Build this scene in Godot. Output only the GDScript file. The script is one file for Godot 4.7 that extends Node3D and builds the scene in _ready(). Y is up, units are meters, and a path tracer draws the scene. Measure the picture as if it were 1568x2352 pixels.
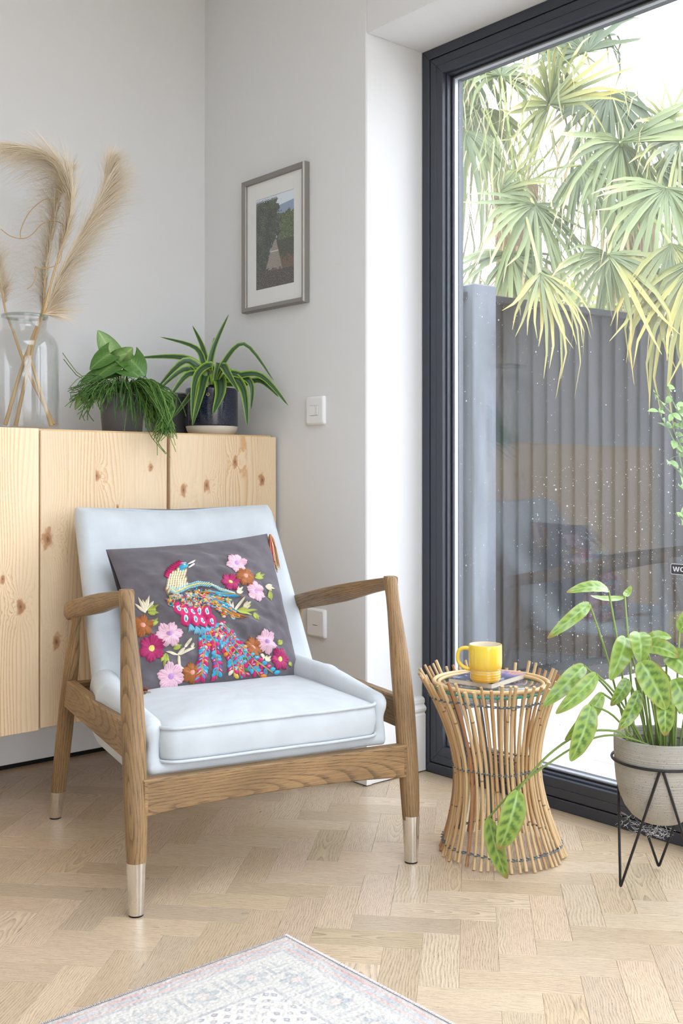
extends Node3D
# A corner of a living room: armchair, wooden cabinets, rattan stool and plants beside a tall window.
# World axes: x towards the window, y up, -z towards the cabinet wall. Metres.

const LENS := 2433.7          # focal length in pixels of the 1568x2352 frame
const HORIZON := 1089.4
const EYE := Vector3(0, 0.92, 0)
var fwd := Vector3(0.65503, 0, -0.75561)
var rgt := Vector3(0.75561, 0, 0.65503)
const WALL_X := 2.1183        # room face of the window wall
const FRAME_X := 2.3505       # room face of the window frame
const REVEAL_Z := -2.3308
const BACK_Z := -3.1922
const HEAD_Y := 2.232
const CEIL_Y := 2.62
var rng := RandomNumberGenerator.new()
var M := {}

# ------------------------------------------------------------------ helpers
func at(px: float, py: float, depth: float) -> Vector3:
	return EYE + (fwd + rgt * ((px - 784.0) / LENS) + Vector3.UP * ((HORIZON - py) / LENS)) * depth

func rnd(a: float, b: float) -> float:
	return rng.randf_range(a, b)

func lin(r: float, g: float, b: float) -> Color:
	return Color(r / 255.0, g / 255.0, b / 255.0).srgb_to_linear()

func srgb(r: float, g: float, b: float) -> Color:
	return Color(r / 255.0, g / 255.0, b / 255.0)

class MB:
	var V := PackedVector3Array()
	var U := PackedVector2Array()
	var K := PackedColorArray()
	var G := PackedInt32Array()
	var grp := 0
	var col := Color.WHITE

	func tri(a: Vector3, b: Vector3, c: Vector3, ua := Vector2.ZERO, ub := Vector2.ZERO, uc := Vector2.ZERO) -> void:
		V.push_back(a); V.push_back(b); V.push_back(c)
		U.push_back(ua); U.push_back(ub); U.push_back(uc)
		K.push_back(col); K.push_back(col); K.push_back(col)
		G.push_back(grp)

	func tric(a: Vector3, b: Vector3, c: Vector3, ca: Color, cb: Color, cc: Color) -> void:
		V.push_back(a); V.push_back(b); V.push_back(c)
		U.push_back(Vector2.ZERO); U.push_back(Vector2.ZERO); U.push_back(Vector2.ZERO)
		K.push_back(ca); K.push_back(cb); K.push_back(cc)
		G.push_back(grp)

	func quad(a: Vector3, b: Vector3, c: Vector3, d: Vector3, ua := Vector2.ZERO, ub := Vector2.ZERO, uc := Vector2.ZERO, ud := Vector2.ZERO) -> void:
		tri(a, b, c, ua, ub, uc)
		tri(a, c, d, ua, uc, ud)

	func quadc(a: Vector3, b: Vector3, c: Vector3, d: Vector3, ca: Color, cb: Color, cc: Color, cd: Color) -> void:
		tric(a, b, c, ca, cb, cc)
		tric(a, c, d, ca, cc, cd)

	# closed rings of equal size; colours per ring when given
	func loft(rings: Array, cap0 := true, cap1 := true, cols := []) -> void:
		var from := V.size()
		var n: int = rings[0].size()
		var y := 0.0
		var wide := PackedFloat32Array()
		wide.resize(n)
		for r in rings:
			for j in n:
				wide[j] = maxf(wide[j], (r[(j + 1) % n] - r[j]).length())
		for i in rings.size() - 1:
			var a: PackedVector3Array = rings[i]
			var b: PackedVector3Array = rings[i + 1]
			var dy: float = (b[0] - a[0]).length() * 0.5 + (b[n / 2] - a[n / 2]).length() * 0.5
			var x := 0.0
			for j in n:
				var k := (j + 1) % n
				var dx := wide[j]
				if cols.size():
					quadc(a[j], a[k], b[k], b[j], cols[i], cols[i], cols[i + 1], cols[i + 1])
					for q in 6:
						U[U.size() - 6 + q] = Vector2(x, y)
				else:
					quad(a[j], a[k], b[k], b[j], Vector2(x, y), Vector2(x + dx, y), Vector2(x + dx, y + dy), Vector2(x, y + dy))
				x += dx
			y += dy
		var keep := grp
		var keepc := col
		for e in [[cap0, 0, 1], [cap1, rings.size() - 1, 2]]:
			if not e[0]:
				continue
			grp = keep + 50 * e[2]
			var r: PackedVector3Array = rings[e[1]]
			if cols.size():
				col = cols[e[1]]
			var c := Vector3.ZERO
			for p in r:
				c += p
			c /= n
			for j in n:
				var k := (j + 1) % n
				var p := r[j]
				var q := r[k]
				if e[2] == 1:
					tri(c, q, p, Vector2(0.01, 0.01), Vector2(q.x, q.z), Vector2(p.x, p.z))
				else:
					tri(c, p, q, Vector2(0.01, 0.01), Vector2(p.x, p.z), Vector2(q.x, q.z))
		grp = keep
		col = keepc
		if cap0 and cap1:
			orient(from)

	# makes the closed shape that begins at vertex FROM face outwards (front faces run clockwise)
	func orient(from: int) -> void:
		var c := V[from]
		var vol := 0.0
		for i in range(from, V.size(), 3):
			vol += (V[i] - c).dot((V[i + 1] - c).cross(V[i + 2] - c))
		if vol > 0.0:
			for i in range(from, V.size(), 3):
				var t := V[i + 1]; V[i + 1] = V[i + 2]; V[i + 2] = t
				var u := U[i + 1]; U[i + 1] = U[i + 2]; U[i + 2] = u
				var k := K[i + 1]; K[i + 1] = K[i + 2]; K[i + 2] = k

	func flip_towards(d: Vector3) -> void:
		var s := Vector3.ZERO
		for i in range(0, V.size(), 3):
			s += (V[i + 1] - V[i]).cross(V[i + 2] - V[i])
		if s.dot(d) > 0.0:
			for i in range(0, V.size(), 3):
				var t := V[i + 1]; V[i + 1] = V[i + 2]; V[i + 2] = t
				var u := U[i + 1]; U[i + 1] = U[i + 2]; U[i + 2] = u
				var k := K[i + 1]; K[i + 1] = K[i + 2]; K[i + 2] = k

	# flat texture coordinates in metres, v along AXIS
	func project(axis: int, off := Vector2.ZERO) -> void:
		for i in range(0, V.size(), 3):
			var n := (V[i + 1] - V[i]).cross(V[i + 2] - V[i]).abs()
			var d := n.max_axis_index()
			var vv := axis
			var uu := 3 - axis - d
			if d == axis:
				uu = (axis + 1) % 3
				vv = (axis + 2) % 3
			for k in 3:
				U[i + k] = Vector2(V[i + k][uu], V[i + k][vv]) + off

	func moved(t: Transform3D, from := 0) -> void:
		for i in range(from, V.size()):
			V[i] = t * V[i]

	func mesh() -> ArrayMesh:
		var st := SurfaceTool.new()
		st.begin(Mesh.PRIMITIVE_TRIANGLES)
		for i in V.size():
			if i % 3 == 0:
				st.set_smooth_group(G[i / 3])
			st.set_uv(U[i])
			st.set_color(K[i])
			st.add_vertex(V[i])
		st.generate_normals()
		st.index()
		return st.commit()

	func tube(pts: Array, rad, sides := 8, caps := true, cols := []) -> void:
		var rings := []
		var n := pts.size()
		var up := Vector3.UP
		var d0: Vector3 = (pts[1] - pts[0]).normalized()
		if absf(d0.dot(up)) > 0.9:
			up = Vector3.RIGHT
		var side := d0.cross(up).normalized()
		for i in n:
			var d: Vector3 = (pts[mini(i + 1, n - 1)] - pts[maxi(i - 1, 0)]).normalized()
			side = (side - d * side.dot(d)).normalized()
			var oth := d.cross(side)
			var r: float = rad if rad is float else rad[i]
			var ring := PackedVector3Array()
			for j in sides:
				var a := TAU * j / sides
				ring.push_back(pts[i] + (side * cos(a) + oth * sin(a)) * r)
			rings.push_back(ring)
		loft(rings, caps, caps, cols)

	func lathe(prof: Array, seg := 40, closed := false) -> void:
		var from := V.size()
		var y := 0.0
		var n := prof.size()
		for i in (n if closed else n - 1):
			var p: Vector2 = prof[i]
			var q: Vector2 = prof[(i + 1) % n]
			var l := p.distance_to(q)
			for j in seg:
				var a := TAU * j / seg
				var b := TAU * (j + 1) / seg
				var pa := Vector3(cos(a) * p.x, p.y, sin(a) * p.x)
				var pb := Vector3(cos(b) * p.x, p.y, sin(b) * p.x)
				var qa := Vector3(cos(a) * q.x, q.y, sin(a) * q.x)
				var qb := Vector3(cos(b) * q.x, q.y, sin(b) * q.x)
				var u0 := float(j) / seg
				var u1 := float(j + 1) / seg
				if p.x > 1e-5:
					tri(pa, pb, qb, Vector2(u0, y), Vector2(u1, y), Vector2(u1, y + l))
				if q.x > 1e-5:
					tri(pa, qb, qa, Vector2(u0, y), Vector2(u1, y + l), Vector2(u0, y + l))
			y += l
		orient(from)

	# a polygon in the xy plane drawn out from z0 to z1 with chamfered rims
	func prism(poly: PackedVector2Array, z0: float, z1: float, bev := 0.0) -> void:
		var from := V.size()
		var n := poly.size()
		var area := 0.0
		for i in n:
			area += poly[i].cross(poly[(i + 1) % n])
		var ring := PackedVector2Array(poly)
		if area < 0.0:
			ring.reverse()
		var inner := PackedVector2Array()
		for i in n:
			var a := (ring[i] - ring[(i + n - 1) % n]).normalized()
			var b := (ring[(i + 1) % n] - ring[i]).normalized()
			var m := Vector2(-a.y, a.x) + Vector2(-b.y, b.x)
			inner.push_back(ring[i] + m * (bev / maxf(0.5, m.length_squared() * 0.5)))
		var lay := [[inner, z0], [ring, z0 + bev], [ring, z1 - bev], [inner, z1]] if bev > 0.0 else [[ring, z0], [ring, z1]]
		var keep := grp
		grp = -1
		for i in lay.size() - 1:
			var p: PackedVector2Array = lay[i][0]
			var q: PackedVector2Array = lay[i + 1][0]
			var za: float = lay[i][1]
			var zb: float = lay[i + 1][1]
			for j in n:
				var k := (j + 1) % n
				quad(Vector3(p[j].x, p[j].y, za), Vector3(p[k].x, p[k].y, za), Vector3(q[k].x, q[k].y, zb), Vector3(q[j].x, q[j].y, zb))
		var cap := inner if bev > 0.0 else ring
		var t := Geometry2D.triangulate_polygon(cap)
		for i in range(0, t.size(), 3):
			var a := cap[t[i]]
			var b := cap[t[i + 1]]
			var c := cap[t[i + 2]]
			if (b - a).cross(c - a) < 0.0:
				var x := b
				b = c
				c = x
			tri(Vector3(a.x, a.y, z1), Vector3(b.x, b.y, z1), Vector3(c.x, c.y, z1))
			tri(Vector3(a.x, a.y, z0), Vector3(c.x, c.y, z0), Vector3(b.x, b.y, z0))
		grp = keep
		orient(from)

	func box(lo: Vector3, hi: Vector3, bev := 0.002) -> void:
		var from := V.size()
		var keep := grp
		grp = -1
		bev = minf(bev, minf(hi.x - lo.x, minf(hi.y - lo.y, hi.z - lo.z)) * 0.45)
		var rings := []
		for e in [[lo.y, bev], [lo.y + bev, 0.0], [hi.y - bev, 0.0], [hi.y, bev]]:
			var d: float = e[1]
			var y: float = e[0]
			var x0 := lo.x + d
			var x1 := hi.x - d
			var z0 := lo.z + d
			var z1 := hi.z - d
			var c := bev
			rings.push_back(PackedVector3Array([Vector3(x0 + c, y, z0), Vector3(x1 - c, y, z0), Vector3(x1, y, z0 + c), Vector3(x1, y, z1 - c), Vector3(x1 - c, y, z1), Vector3(x0 + c, y, z1), Vector3(x0, y, z1 - c), Vector3(x0, y, z0 + c)]))
		var n := 8
		for i in 3:
			for j in n:
				var k := (j + 1) % n
				quad(rings[i][j], rings[i][k], rings[i + 1][k], rings[i + 1][j])
		for j in range(1, n - 1):
			tri(rings[0][0], rings[0][j + 1], rings[0][j])
			tri(rings[3][0], rings[3][j], rings[3][j + 1])
		grp = keep
		orient(from)

var used := {}

func put(called: String, mesh: Mesh, m: Material, parent: Node = self) -> MeshInstance3D:
	var o := MeshInstance3D.new()
	o.name = numbered(called) if parent == self else called
	o.mesh = mesh
	for i in mesh.get_surface_count():
		o.set_surface_override_material(i, m)
	o.cast_shadow = GeometryInstance3D.SHADOW_CASTING_SETTING_ON
	parent.add_child(o, true)
	return o

func numbered(called: String) -> String:
	var n: int = used.get(called, 0)
	used[called] = n + 1
	return called if n == 0 else "%s_%03d" % [called, n]

func part(called: String, mesh: Mesh, m: Material, parent: Node, label := "", kind := "") -> MeshInstance3D:
	var key := str(parent.get_instance_id()) + called
	var n: int = used.get(key, 0)
	used[key] = n + 1
	var o := put(called if n == 0 else "%s_%03d" % [called, n], mesh, m, parent)
	if label:
		o.set_meta("label", label)
	if kind:
		o.set_meta("kind", kind)
	return o

func thing(called: String, label: String, category: String, where := Vector3.ZERO, turn := 0.0, group := "") -> Node3D:
	var o := Node3D.new()
	o.name = numbered(called)
	add_child(o, true)
	o.position = where
	o.rotation.y = turn
	return tag(o, label, category, group)

func tag(o: Node3D, label: String, category: String, group := "", kind := "") -> Node3D:
	o.set_meta("label", label)
	o.set_meta("category", category)
	if group:
		o.set_meta("group", group)
	if kind:
		o.set_meta("kind", kind)
	return o

func struct(called: String, mesh: Mesh, m: Material, label: String, category: String) -> MeshInstance3D:
	var o := put(called, mesh, m)
	tag(o, label, category, "", "structure")
	return o

func boxm(lo: Vector3, hi: Vector3, bev := 0.002, axis := 1, off := Vector2.ZERO) -> ArrayMesh:
	var b := MB.new()
	b.box(lo, hi, bev)
	b.project(axis, off)
	return b.mesh()

func curve_pts(ctrl: Array, n: int) -> Array:
	# Catmull-Rom through the control points
	var out := []
	var k := ctrl.size()
	for i in n + 1:
		var t := float(i) / n * (k - 1)
		var a := mini(int(t), k - 2)
		var f := t - a
		var p0: Vector3 = ctrl[maxi(a - 1, 0)]
		var p1: Vector3 = ctrl[a]
		var p2: Vector3 = ctrl[a + 1]
		var p3: Vector3 = ctrl[mini(a + 2, k - 1)]
		out.push_back(p1.cubic_interpolate(p2, p0, p3, f))
	return out

func lerp_list(l: Array, t: float) -> float:
	var x := t * (l.size() - 1)
	var i := mini(int(x), l.size() - 2)
	return lerpf(l[i], l[i + 1], x - i)

# ------------------------------------------------------------------ materials
func mat(c: Color, rough := 0.6, metal := 0.0, name_ := "") -> StandardMaterial3D:
	var m := StandardMaterial3D.new()
	m.albedo_color = c
	m.roughness = rough
	m.metallic = metal
	m.resource_name = name_
	return m

func vmat(rough := 0.6, back := 0.0) -> StandardMaterial3D:
	var m := StandardMaterial3D.new()
	m.vertex_color_use_as_albedo = true
	m.roughness = rough
	m.cull_mode = BaseMaterial3D.CULL_DISABLED
	if back > 0.0:
		m.backlight_enabled = true
		m.backlight = Color(back, back, back)
	return m

func noise(freq: float, sd: int, oct := 3, type := FastNoiseLite.TYPE_SIMPLEX_SMOOTH) -> FastNoiseLite:
	var f := FastNoiseLite.new()
	f.seed = sd
	f.frequency = freq
	f.noise_type = type
	f.fractal_octaves = oct
	return f

func tex(im: Image) -> ImageTexture:
	return ImageTexture.create_from_image(im)

func noise_tex(freq: float, sd: int, lo: float, hi: float, size := 256) -> NoiseTexture2D:
	var t := NoiseTexture2D.new()
	t.width = size
	t.height = size
	t.seamless = true
	t.noise = noise(freq, sd, 4)
	var g := Gradient.new()
	g.set_color(0, Color(lo, lo, lo))
	g.set_color(1, Color(hi, hi, hi))
	t.color_ramp = g
	return t

func rgb_image(w: int, h: int, f: Callable) -> Image:
	var d := PackedByteArray()
	d.resize(w * h * 3)
	var i := 0
	for y in h:
		for x in w:
			var c: Vector3 = f.call(x, y)
			d[i] = clampi(int(c.x), 0, 255)
			d[i + 1] = clampi(int(c.y), 0, 255)
			d[i + 2] = clampi(int(c.z), 0, 255)
			i += 3
	return Image.create_from_data(w, h, false, Image.FORMAT_RGB8, d)

# grain of one sawn board: growth rings cut lengthwise, fibres and pores
func oak_floor_image() -> Image:
	var cw := 96
	var ch := 288
	var n1 := noise(0.011, 11, 2)
	var n2 := noise(0.05, 12, 3)
	var n3 := noise(0.9, 13, 1)
	var cells := []
	for k in 32:
		var kind := k % 4
		cells.push_back([rnd(0, 900), rnd(16, 80) if kind < 1 else rnd(-190, -70), rnd(3, 30), rnd(-0.22, 0.22), rnd(0.11, 0.19), rnd(-11, 9), rnd(-2, 3), rnd(-4, 3)])
	return rgb_image(cw * 8, ch * 4, func(px: int, py: int) -> Vector3:
		var k := (px / cw) + 8 * (py / ch)
		var c: Array = cells[k]
		var x := float(px % cw)
		var y := float(py % ch)
		var o: float = c[0] + k * 517.0
		var wob := n1.get_noise_2d(x * 1.2 + o, y * 0.35) * 7.0
		var dx: float = x - c[1] + wob
		var dz: float = c[2] + (y - 144.0) * c[3]
		var r: float = sqrt(dx * dx + dz * dz) * c[4] + n1.get_noise_2d(o, y * 0.4) * 1.0
		var ring: float = r - floorf(r)
		var late: float = pow(ring, 2.6)
		var fib := n2.get_noise_2d(x * 6.0 + o, y * 0.13)
		var pore := n3.get_noise_2d(x * 0.8 + o, y * 0.022)
		var v: float = 1.0 - 0.16 * late + 0.06 * fib - 0.17 * smoothstep(0.30, 0.62, pore) * (0.25 + ring)
		return Vector3(213 + c[5] + c[6], 190 + c[5], 161 + c[5] + c[7]) * v)

func pine_image(w: int, h: int, boards: Array, knots: Array, sd: int) -> Image:
	var n1 := noise(0.006, sd, 2)
	var n2 := noise(0.03, sd + 1, 2)
	var edges := []
	var at_ := 0.0
	for b in boards:
		edges.push_back(at_)
		at_ += b
	return rgb_image(w, h, func(px: int, py: int) -> Vector3:
		var x := float(px) / w
		var y := float(py) / h
		var bi := 0
		for i in edges.size():
			if x >= edges[i]:
				bi = i
		var o := bi * 713.0 + sd * 3.0
		var xx := float(px)
		var yy := float(py)
		var warp := n1.get_noise_2d(xx * 1.2 + o, yy * 0.30) * 9.0
		var dark := 0.0
		var lift := 0.0
		for k in knots:
			if k[3] != bi:
				continue
			var kx: float = xx - k[0] * w
			var ky: float = (yy - k[1] * h) * 0.55
			var r: float = k[2]
			var d2 := kx * kx + ky * ky
			var dist := sqrt(d2) * (1.0 + 0.45 * n2.get_noise_2d(xx * 1.6 + r * 31.0, yy * 1.2))
			warp += kx / (dist + 1.0) * r * 2.4 * exp(-d2 / (r * r * 9.0))
			if dist < r * 1.15:
				dark = maxf(dark, 1.0 - dist / (r * 1.15))
				lift = dist
		var g := (xx + warp + o) * (0.098 + 0.03 * sin(o)) 
		g += n1.get_noise_2d(xx * 0.8 + o + 99.0, yy * 0.10) * 2.6
		var ring := g - floorf(g)
		var late := pow(ring, 4.0) + 0.35 * smoothstep(0.12, 0.0, ring)
		var fib := n2.get_noise_2d(xx * 7.0 + o, yy * 0.4)
		var strength := 0.55 + 0.45 * sin(o * 1.7 + x * 9.0)
		var tone := 1.0 + 0.035 * sin(o * 2.3) + 0.02 * fib
		var c := Vector3(240, 216, 181) * tone
		c = c.lerp(Vector3(204, 150, 96), clampf(late * strength, 0.0, 1.0) * 0.72)
		if dark > 0.0:
			var kr := 0.5 + 0.5 * sin(lift * 1.6)
			c = c.lerp(Vector3(196, 146, 102).lerp(Vector3(168, 118, 86), kr * 0.7).lerp(Vector3(116, 84, 72), smoothstep(0.62, 1.0, dark)), smoothstep(0.0, 0.55, dark) * 0.9)
		for e in edges:
			if absf(x - e) * w < 0.7 and e > 0.0:
				c *= 0.94
		return c)

func ash_image(w: int, h: int) -> Image:
	var n1 := noise(0.005, 71, 2)
	var n2 := noise(0.05, 72, 3)
	var n3 := noise(0.5, 73, 2)
	return rgb_image(w, h, func(px: int, py: int) -> Vector3:
		var x := float(px)
		var y := float(py)
		var wob := n1.get_noise_2d(x * 1.3, y * 0.35) * 20.0
		var dx := x - w * 0.5 + wob
		var dz := 30.0 + (y - h * 0.4) * 0.16
		var r := sqrt(dx * dx + dz * dz) * 0.072
		var ring := r - floorf(r)
		var early := smoothstep(0.42, 0.0, ring)
		var dash := n3.get_noise_2d(x * 0.9, y * 0.022)
		var fib := n2.get_noise_2d(x * 3.0, y * 0.07)
		var stain := n1.get_noise_2d(x * 0.9 + 300.0, y * 0.5 + 77.0)
		var v := 1.0 + 0.10 * fib + 0.13 * stain
		var c := Vector3(152, 121, 84) * v
		var pores := early * (0.35 + 0.65 * smoothstep(-0.1, 0.3, dash)) + 0.5 * smoothstep(0.15, 0.5, dash)
		return c.lerp(Vector3(72, 58, 44), clampf(pores, 0.0, 1.0) * 0.72))

# ------------------------------------------------------------------ camera, sky, light
func view() -> void:
	var cam := Camera3D.new()
	cam.name = "camera"
	add_child(cam)
	cam.position = EYE
	cam.rotation.y = atan2(-fwd.x, -fwd.z)
	cam.projection = Camera3D.PROJECTION_FRUSTUM
	cam.keep_aspect = Camera3D.KEEP_HEIGHT
	cam.near = 0.05
	cam.far = 120.0
	cam.size = 2352.0 / LENS * cam.near
	cam.frustum_offset = Vector2(0, (HORIZON - 1176.0) / LENS * cam.near)
	cam.current = true
	var sky := ProceduralSkyMaterial.new()
	sky.sky_top_color = Color(0.914, 0.949, 1.0)
	sky.sky_horizon_color = Color(0.922, 0.952, 1.0)
	sky.ground_bottom_color = Color(0.7, 0.68, 0.65)
	sky.ground_horizon_color = Color(0.9, 0.89, 0.87)
	sky.sky_energy_multiplier = SKY
	sky.ground_energy_multiplier = SKY
	var env := Environment.new()
	env.background_mode = Environment.BG_SKY
	env.sky = Sky.new()
	env.sky.sky_material = sky
	env.tonemap_mode = Environment.TONE_MAPPER_LINEAR
	env.tonemap_exposure = EXPOSURE
	env.sdfgi_enabled = true
	env.ssao_enabled = true
	env.ssil_enabled = true
	var we := WorldEnvironment.new()
	we.name = "environment"
	we.environment = env
	add_child(we)

const SKY := 1.08
const EXPOSURE := 4.9

# ------------------------------------------------------------------ room shell
func room() -> void:
	M.wall = mat(Color(0.90, 0.903, 0.905), 0.92, 0.0, "wall_paint")
	M.ceil = mat(Color(0.95, 0.95, 0.94), 0.95, 0.0, "ceiling_paint")
	M.trim = mat(Color(0.93, 0.93, 0.92), 0.45, 0.0, "trim_paint")
	M.dark = mat(Color(0.05, 0.045, 0.04), 0.9, 0.0, "painted_gap_shade")
	var xl := -2.7
	var zf := 3.1
	# cabinet wall
	struct("wall_back", boxm(Vector3(xl - 0.25, -0.12, BACK_Z - 0.28), Vector3(WALL_X + 0.6, CEIL_Y, BACK_Z), 0.0), M.wall, "pale grey painted wall behind the pine cabinets", "wall")
	# window wall: pier with the picture, head over the glass, rest beyond the frame
	var pier := MB.new()
	pier.box(Vector3(WALL_X, -0.12, BACK_Z - 0.06), Vector3(WALL_X + 0.34, CEIL_Y, REVEAL_Z), 0.004)
	struct("wall_right", pier.mesh(), M.wall, "pale grey wall pier carrying the framed picture and switches", "wall")
	var head := MB.new()
	head.box(Vector3(WALL_X, HEAD_Y, REVEAL_Z), Vector3(WALL_X + 0.34, CEIL_Y, 1.9), 0.003)
	struct("wall_head", head.mesh(), M.wall, "white plastered wall over the tall window", "wall")
	struct("wall_near", boxm(Vector3(WALL_X, -0.12, 1.9), Vector3(WALL_X + 0.34, CEIL_Y, zf + 0.25), 0.003), M.wall, "white wall beyond the far end of the window", "wall")
	# left wall and the wall behind the camera with an opening added for fill light
	struct("wall_left", boxm(Vector3(xl - 0.25, -0.12, BACK_Z - 0.05), Vector3(xl, CEIL_Y, zf + 0.25), 0.0), M.wall, "plain white side wall of the room", "wall")
	var rear := MB.new()
	rear.box(Vector3(xl, -0.12, zf), Vector3(REAR_X0, CEIL_Y, zf + 0.25), 0.0)
	rear.box(Vector3(REAR_X1, -0.12, zf), Vector3(WALL_X, CEIL_Y, zf + 0.25), 0.0)
	rear.box(Vector3(REAR_X0, 2.25, zf), Vector3(REAR_X1, CEIL_Y, zf + 0.25), 0.0)
	struct("wall_front", rear.mesh(), M.wall, "white wall with a wide opening added for fill light", "wall")
	# ceiling with an unseen opening added to light the seat and floor
	var c := MB.new()
	c.box(Vector3(xl - 0.25, CEIL_Y, BACK_Z - 0.28), Vector3(WALL_X + 0.6, CEIL_Y + 0.2, LIGHT_Z0), 0.0)
	c.box(Vector3(xl - 0.25, CEIL_Y, LIGHT_Z1), Vector3(WALL_X + 0.6, CEIL_Y + 0.2, zf + 0.25), 0.0)
	c.box(Vector3(xl - 0.25, CEIL_Y, LIGHT_Z0), Vector3(LIGHT_X0, CEIL_Y + 0.2, LIGHT_Z1), 0.0)
	c.box(Vector3(LIGHT_X1, CEIL_Y, LIGHT_Z0), Vector3(WALL_X + 0.6, CEIL_Y + 0.2, LIGHT_Z1), 0.0)
	struct("ceiling", c.mesh(), M.ceil, "white ceiling with an added opening that lights the seat and floor", "ceiling")
	# skirting with a moulded top on the reveal and the pier
	var prof := PackedVector2Array([Vector2(0, 0), Vector2(0.020, 0), Vector2(0.020, 0.172), Vector2(0.0165, 0.178), Vector2(0.0225, 0.186), Vector2(0.0235, 0.193), Vector2(0.019, 0.199), Vector2(0.014, 0.203), Vector2(0.0165, 0.210), Vector2(0.016, 0.219), Vector2(0.010, 0.225), Vector2(0, 0.227)])
	var s := MB.new()
	s.prism(prof, 0.0, 0.2305)
	s.moved(Transform3D(Basis(Vector3(0, 0, 1), Vector3.UP, Vector3(1, 0, 0)), Vector3(WALL_X - 0.0005, 0.004, REVEAL_Z)))
	struct("baseboard_reveal", s.mesh(), M.trim, "white moulded skirting on the window reveal", "baseboard")
	var s2 := MB.new()
	s2.prism(prof, 0.0, REVEAL_Z - BACK_Z + 0.0235)
	s2.moved(Transform3D(Basis(Vector3(-1, 0, 0), Vector3.UP, Vector3(0, 0, 1)), Vector3(WALL_X, 0.004, BACK_Z)))
	struct("baseboard_right", s2.mesh(), M.trim, "white moulded skirting along the picture wall", "baseboard")
	struct("baseboard_back", boxm(Vector3(xl, 0.014, BACK_Z - 0.001), Vector3(WALL_X, 0.20, BACK_Z + 0.016), 0.002), M.trim, "flat white skirting under the pine cabinets", "baseboard")
	struct("trim_1", boxm(Vector3(xl, 0.0, BACK_Z - 0.001), Vector3(WALL_X, 0.013, BACK_Z + 0.010), 0.0), M.dark, "dark strip painted as the shade under the flat skirting", "trim")  # solid dark strip painted in for the shade below the skirting

const REAR_X0 := -1.5
const REAR_X1 := 1.1
const LIGHT_X0 := 0.3
const LIGHT_X1 := 1.7
const LIGHT_Z0 := -1.3
const LIGHT_Z1 := 1.0

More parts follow.
